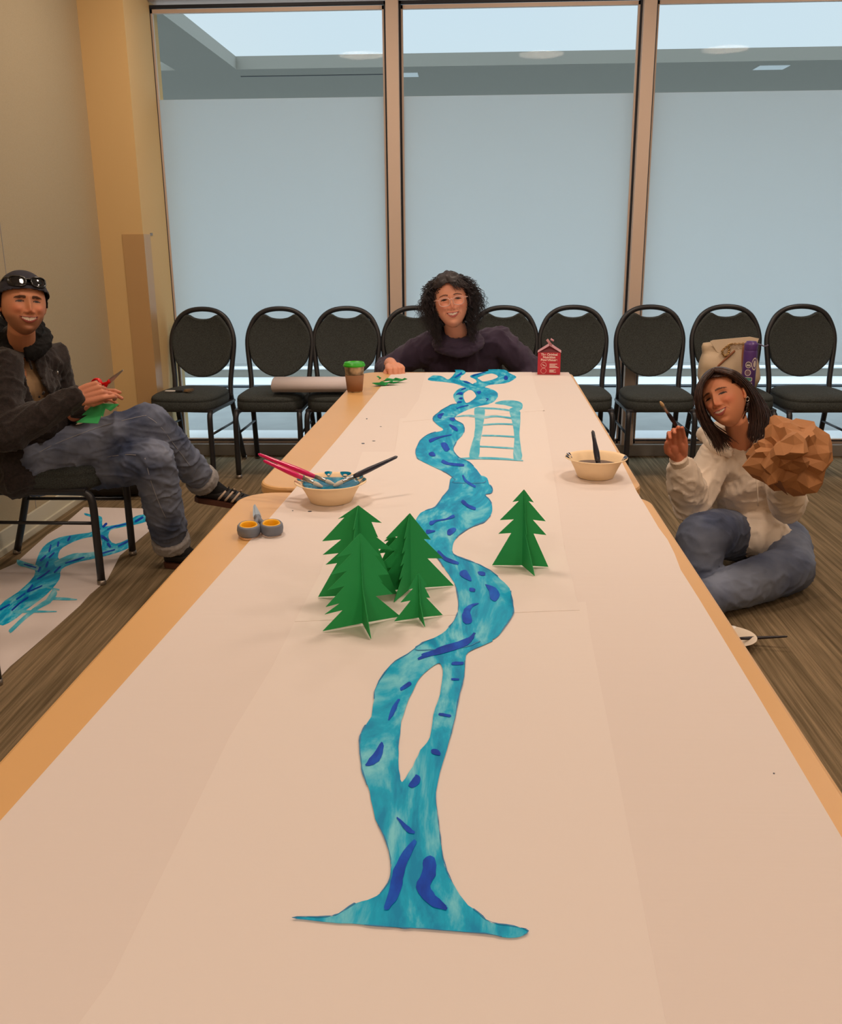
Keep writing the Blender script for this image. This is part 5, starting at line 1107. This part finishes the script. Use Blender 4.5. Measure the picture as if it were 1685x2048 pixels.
def curly(M, P, n, seed):
    random.seed(seed); out = []
    for _ in range(n):
        a = random.uniform(-math.pi, math.pi); v_ = math.asin(random.uniform(-.05, 1))
        rt = Vector((math.sin(a) * math.cos(v_) * .076, -math.cos(a) * math.cos(v_) * .090, math.sin(v_) * .113))
        if math.cos(a) > .2 and rt.z < .076: continue
        ae = a + random.gauss(0, .25)
        if abs(ae) < .95: ae = math.copysign(random.uniform(.95, 1.35), (ae if abs(ae) > .12 else random.choice((1, 1, -1)) * .1))
        ze = random.uniform(-.205, -.02) if random.random() < .8 else random.uniform(-.02, .06)
        prof_ = .128 + .032 * math.exp(-((ze + .055) / .06) ** 2) - .02 * max(0, -(ze + .12) / .05)
        ro = prof_ * random.uniform(.72, 1.02); hd = Vector((math.sin(ae), -math.cos(ae), 0))
        ro *= .96
        if random.random() < .16: ro *= random.uniform(1.08, 1.22)
        E_ = Vector((hd.x * ro * .98, hd.y * ro * .92 + .012, ze)); zc = max(ze + .05, rt.z * .75)
        P1 = rt + Vector((rt.x * .35 + hd.x * .01, rt.y * .25, .012 + .012 * random.random())); P2 = Vector((hd.x * ro * 1.0, hd.y * ro * .95 + .01, zc * .6 + ze * .4 + .02))
        L_ = (P1 - rt).length + (P2 - P1).length + (E_ - P2).length; k = max(14, int(L_ / .0042)); ph = random.uniform(0, 6.28); am = random.uniform(.0035, .0085); fq = 6.28 / random.uniform(.022, .040); path = []
        for i in range(k + 1):
            t = i / k; p = rt * (1 - t) ** 3 + P1 * 3 * t * (1 - t) ** 2 + P2 * 3 * t * t * (1 - t) + E_ * t ** 3; w_ = min(1, t * 3) * am; s1 = t * L_ * fq + ph
            side = Vector((-hd.y, hd.x, 0)); path.append(M @ ((p + hd * math.cos(s1) * w_ + side * math.sin(s1) * w_ + Vector((0, 0, .4 * w_ * math.sin(s1 * .7)))) * P['s']))
        out.append(path)
    for _ in range(60):                                   # fringe falling over the forehead
        x0 = random.uniform(-.01, .05); p0 = Vector((x0, -.070, .088)); p1 = Vector((x0 + .02, -.100, .075)); p2 = Vector((x0 + .035 + random.uniform(-.01, .01), -.092, .045 + random.uniform(-.01, .012)))
        ph = random.uniform(0, 6.28); path = []
        for i in range(16): t = i / 15; p = p0 * (1 - t) ** 2 + p1 * 2 * t * (1 - t) + p2 * t * t; path.append(M @ ((p + Vector((math.cos(t * 9 + ph), 0, math.sin(t * 9 + ph))) * .003) * P['s']))
        out.append(path)
    return out
h_ = strands('curly_hair', curly(WM, PW, 1700, 4), .0013, M_hairw, wo_); h_['kind'] = 'stuff'
M_clear = mat('clear_pink_acetate', rgb(224, 178, 166), .25, spec=.6)
spectacles(PW, WM, -.001, -.106, .0240, .0175, .0019, M_clear, None, 'glasses', wo_, wrap=.010, bridge=.007, temple=.10)
# ================================================================== the woman on the floor
gb = Vector((1.15, 3.6, 0)); gi = empty('person', gb, 0, 'woman in cream hoodie and jeans sitting on the carpet holding brush and bag', 'person')
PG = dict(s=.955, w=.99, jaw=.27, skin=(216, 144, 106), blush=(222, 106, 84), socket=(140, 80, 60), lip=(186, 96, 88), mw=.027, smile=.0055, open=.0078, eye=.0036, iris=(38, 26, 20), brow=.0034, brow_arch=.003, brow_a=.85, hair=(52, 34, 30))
PG['scalp'] = lambda x, y, z: (z > .084 - .25 * np.abs(x)) | ((y > .012) & (z > -.03)) | ((np.abs(x) > .064) & (z > .03))
hg = at(1450, 796, 3.48); GM = head_matrix(hg, -.42, .02, -.46)
ng = at(1482, 884, 3.56); cg = at(1482, 950, 3.62); pg_ = at(1508, 1085, 3.74); gR, gL = at(1424, 925, 3.56), at(1545, 915, 3.62)
egR, wgR = at(1384, 1010, 3.47), at(1358, 918, 3.34); egL, wgL = at(1578, 1010, 3.42), at(1568, 960, 3.20)
pg_.z = max(pg_.z, .13)
parts = [make_head(PG, GM), ears_neck(PG, GM, ng, .041)]
kg = at(1353, 868, 3.30); hMg = frameM(wgR + (kg - wgR).normalized() * .01, kg - wgR, Vector((.12, .93, .1)))
parts.append(mesh_arr(hand(hMg, -1, [(24, 42, 30), (20, 36, 26), (12, 26, 18), (8, 16, 12)], [(-.018, .018, -.006), (-.038, .042, -.014), (-.040, .066, -.018), (-.036, .086, -.022)], .97, spread=-3), L3((222, 140, 108))))
hMg2 = frameM(wgL, at(1572, 930, 3.12) - wgL, Vector((0, .5, -1))); parts.append(mesh_arr(hand(hMg2, 1, [(15, 20, 15)] * 4, TH_REL, .92, voxel=.003), L3((214, 140, 106))))
parts.append(mesh_arr(innards((pg_, cg, ng), [(gR, egR, wgR), (gL, egL, wgL)], [(Vector((pg_.x - .09, 3.66, .12)), at(1405, 1075, 3.28), Vector((.86, 3.25, .085))), (Vector((pg_.x + .09, 3.64, .115)), Vector((1.235, 3.36, .092)), Vector((.88, 3.11, .085)))]), L3(PG['skin'])))
join_body('body', parts, M_skin, gi)
M_hood = mat('cream_fleece_hoodie', rgb(246, 230, 212), .9, var=.03, vscale=6, bump=.2, bscale=300, sheen=.2)
bm = bmesh.new(); acg = (gL - gR).normalized(); torso(bm, pg_ + Vector((.01, 0, .04)), cg, Vector((1, .1, 0)), acg, .165, .150, .130, .108)
for s_, e_, w_, r_ in ((gR, egR, wgR, 1.05), (gL, egL, wgL, 1.0)):
    add_capsule(bm, [cg.lerp(s_, .45) + Vector((0, 0, .02)), s_, s_.lerp(e_, .5), e_], [.078, .076, .066 * r_, .066 * r_], 18); add_capsule(bm, [e_, e_.lerp(w_, .5), e_.lerp(w_, .80)], [.066 * r_, .064 * r_, .050], 18)
add_capsule(bm, [ng + Vector((0, .02, -.02)), cg], [.065, .115], 18)
add_ell(bm, at(1515, 1068, 3.56), (.135, .12, .085)); me = baked(bm, .007, 4); displace(me, folds(.010, (10, 10, 8), 11, 2)); put('hoodie', me, M_hood, gi)
for e_, w_ in ((egR, wgR), (egL, wgL)):
    a = e_.lerp(w_, .76); bm = bmesh.new(); add_tube(bm, [a, a.lerp(w_, .2), a.lerp(w_, .9), w_.lerp(a, -.12)], [.040, .036, .033, .034], 22); put('sleeve_cuff', baked(bm, .004, 2), mat('cream_rib_knit', rgb(244, 226, 206), .9, bump=.6, bscale=90, stretch=(4, 4, .3)), gi)
bm = bmesh.new()
for (rr_, zz, th) in ((.078, .0, .022), (.096, .008, .022)):
    add_tube(bm, [ng + Vector((rr_ * math.sin(t) * 1.12 - .012, .01 - rr_ * math.cos(t), zz - .035 * math.cos(t))) for t in [math.radians(a) for a in range(24, 337, 12)]], th, 12)
add_ell(bm, at(1412, 868, 3.62), (.036, .05, .03)); me = baked(bm, .005, 3); displace(me, folds(.006, (16, 16, 16), 4)); put('hood', me, M_hood, gi)
bm = bmesh.new(); torso(bm, pg_ + Vector((0, .02, -.02)), pg_ + Vector((0, 0, .06)), Vector((1, 0, 0)), Vector((1, 0, 0)), .165, .155, .13, .11, 4)
g_hR, g_kR, g_aR = Vector((pg_.x - .09, 3.66, .12)), at(1388, 1068, 3.30), Vector((.93, 3.42, .075))
g_kR2 = at(1405, 1075, 3.28)
add_capsule(bm, [g_hR, g_hR.lerp(g_kR2, .5) + Vector((0, 0, .015)), g_kR2], [.095, .098, .092], 20); add_capsule(bm, [g_kR2, g_kR2.lerp(Vector((.86, 3.25, .08)), .6), Vector((.84, 3.25, .075))], [.092, .082, .068], 20)
g_hL = Vector((pg_.x + .09, 3.64, .115)); g_kL = Vector((1.235, 3.36, .092)); g_aL = Vector((.86, 3.10, .078))
add_capsule(bm, [g_hL, g_hL.lerp(g_kL, .5), g_kL], [.095, .094, .088], 20); add_capsule(bm, [g_kL, g_kL.lerp(g_aL, .33), g_kL.lerp(g_aL, .7), g_aL], [.088, .086, .078, .064], 20)
for v in bm.verts: v.co.z = max(v.co.z, .006)
me = baked(bm, .0075, 4)
displace(me, folds(.006, (8, 11, 12), 21)); 
for v in me.vertices: v.co.z = max(v.co.z, .004)
put('jeans', me, M_jean2, gi)
M_hairg = mat('long_brown_hair', rgb(40, 27, 25), .42, c2=rgb(84, 58, 50), vscale=30, stretch=(6, 6, .5))
shell(PG, GM, .009, lambda x, y, z: ((z > .078 - .30 * np.abs(x)) | ((y > .005) & (z > -.10)) | ((np.abs(x) > .067) & (z > .022) & (y > -.04))) & ~((y < .03) & (y > -.035) & (z < .025) & (z > -.05) & (x > .05)), M_hairg, 'hair_cap', gi, .004)
def straight(M, P, n, seed):
    random.seed(seed); out = []; Mi = M.inverted(); g = (Mi.to_3x3() @ Vector((0, 0, -1))).normalized()
    for _ in range(n):
        side = random.choice((-1, 1)); t = random.random(); y0 = -.045 + .12 * t; p = Vector((.004 * side + random.uniform(-.004, .004), y0, 0)); p.z = .126 * math.sqrt(max(0, 1 - (p.y / .112) ** 2))
        dirv = Vector((side, .25 + .6 * t, -.1)).normalized(); ln = random.uniform(.27, .36); k = 24; st_ = ln / k; path = [M @ (p * P['s'])]; jit = Vector((random.uniform(-1, 1), random.uniform(-1, 1), 0)) * .04
        for i in range(k):
            dirv = (dirv + (g + jit) * .16).normalized(); p = p + dirv * st_
            q = Vector((p.x / .085, (p.y - .003) / .112, (p.z - .0) / .127)); L_ = q.length
            if L_ < 1 and p.z > -.09:
                p = Vector((p.x / L_, (p.y - .003) / L_ + .003, p.z / L_))
            if p.y < .000 and p.z < .066 and p.z > -.13 and abs(p.x) < .09: p.y = min(p.y + .010, .02) if abs(p.x) > .06 else p.y
            w_ = M @ (p * P['s'])
            path.append(w_)
        out.append(path)
    return out
def swept(M, P, seed, n=900):
    """locks: from the parting over the skull, then hanging to the chest, given as guide curves"""
    random.seed(seed); out = []
    gl = [[(1424, 742, 3.44), (1404, 765, 3.42), (1396, 800, 3.40), (1404, 835, 3.40), (1418, 862, 3.41), (1428, 885, 3.42), (1436, 906, 3.42)],
          [(1428, 741, 3.46), (1402, 768, 3.46), (1398, 805, 3.45), (1412, 845, 3.45), (1430, 868, 3.46), (1440, 885, 3.46), (1446, 902, 3.46)],
          [(1430, 741, 3.44), (1460, 748, 3.42), (1484, 768, 3.44), (1500, 800, 3.47), (1505, 835, 3.47), (1503, 862, 3.46), (1500, 886, 3.45)],
          [(1432, 740, 3.47), (1466, 746, 3.48), (1494, 770, 3.51), (1515, 805, 3.52), (1524, 835, 3.51), (1520, 862, 3.50), (1512, 890, 3.48)],
          [(1434, 742, 3.52), (1470, 748, 3.56), (1500, 775, 3.58), (1528, 812, 3.58), (1538, 838, 3.57), (1532, 866, 3.55), (1522, 884, 3.54)],
          [(1426, 742, 3.50), (1400, 772, 3.54), (1404, 815, 3.55), (1424, 852, 3.52), (1450, 872, 3.50), (1462, 880, 3.50), (1470, 888, 3.50)]]
    G_ = [[at(*q) for q in g_] for g_ in gl]
    for _ in range(n):
        i = random.choice((0, 1, 2, 3, 4, 5, 2, 3)); g_ = G_[i]; j = {0: 1, 1: 0, 2: 3, 3: random.choice((2, 4)), 4: 3, 5: 1}[i]; f_ = random.random() * .8; h2 = G_[j]
        off = Vector((random.gauss(0, 1), random.gauss(0, 1), random.gauss(0, 1)))
        pts = []
        for k, (a, b) in enumerate(zip(g_, h2)): pts.append(a.lerp(b, f_) + off * (.0030 + .0011 * k))
        e_ = random.uniform(.75, 1.0); c_ = catmull(pts, 5); out.append(c_[:max(8, int(len(c_) * e_))])
    return out
h_ = strands('long_hair', swept(GM, PG, 9, 1100), .0016, M_hairg, gi); h_['kind'] = 'stuff'
er = GM @ (Vector((.079, .006, -.040)) * PG['s']); bm = bmesh.new(); add_tube(bm, [er + Vector((.006 * math.cos(a), 0, .008 * math.sin(a))) for a in [2 * math.pi * k / 14 for k in range(14)]], .0014, 6, closed=True); putbm('earring', bm, M_ferr, gi)
for (a, b) in (((1508, 935), (1517, 1012)), ((1520, 938), (1524, 975))):
    bm = bmesh.new(); add_tube(bm, catmull([at(a[0], a[1], 3.44), at((a[0] + b[0]) / 2 + 3, (a[1] + b[1]) / 2, 3.42), at(b[0], b[1], 3.43)], 4), .0022, 6); putbm('drawstring', bm, M_hood, gi)
gt, ge = at(1321, 803, 3.24), at(1362, 864, 3.285)
brush('paintbrush', gt, ge, .0062, M_blackh, 'dark paintbrush held up between the fingers of the floor-sitting woman', bristle=.020, ferr=.034, mb=mat('sandy_bristles', rgb(206, 170, 124), .7))
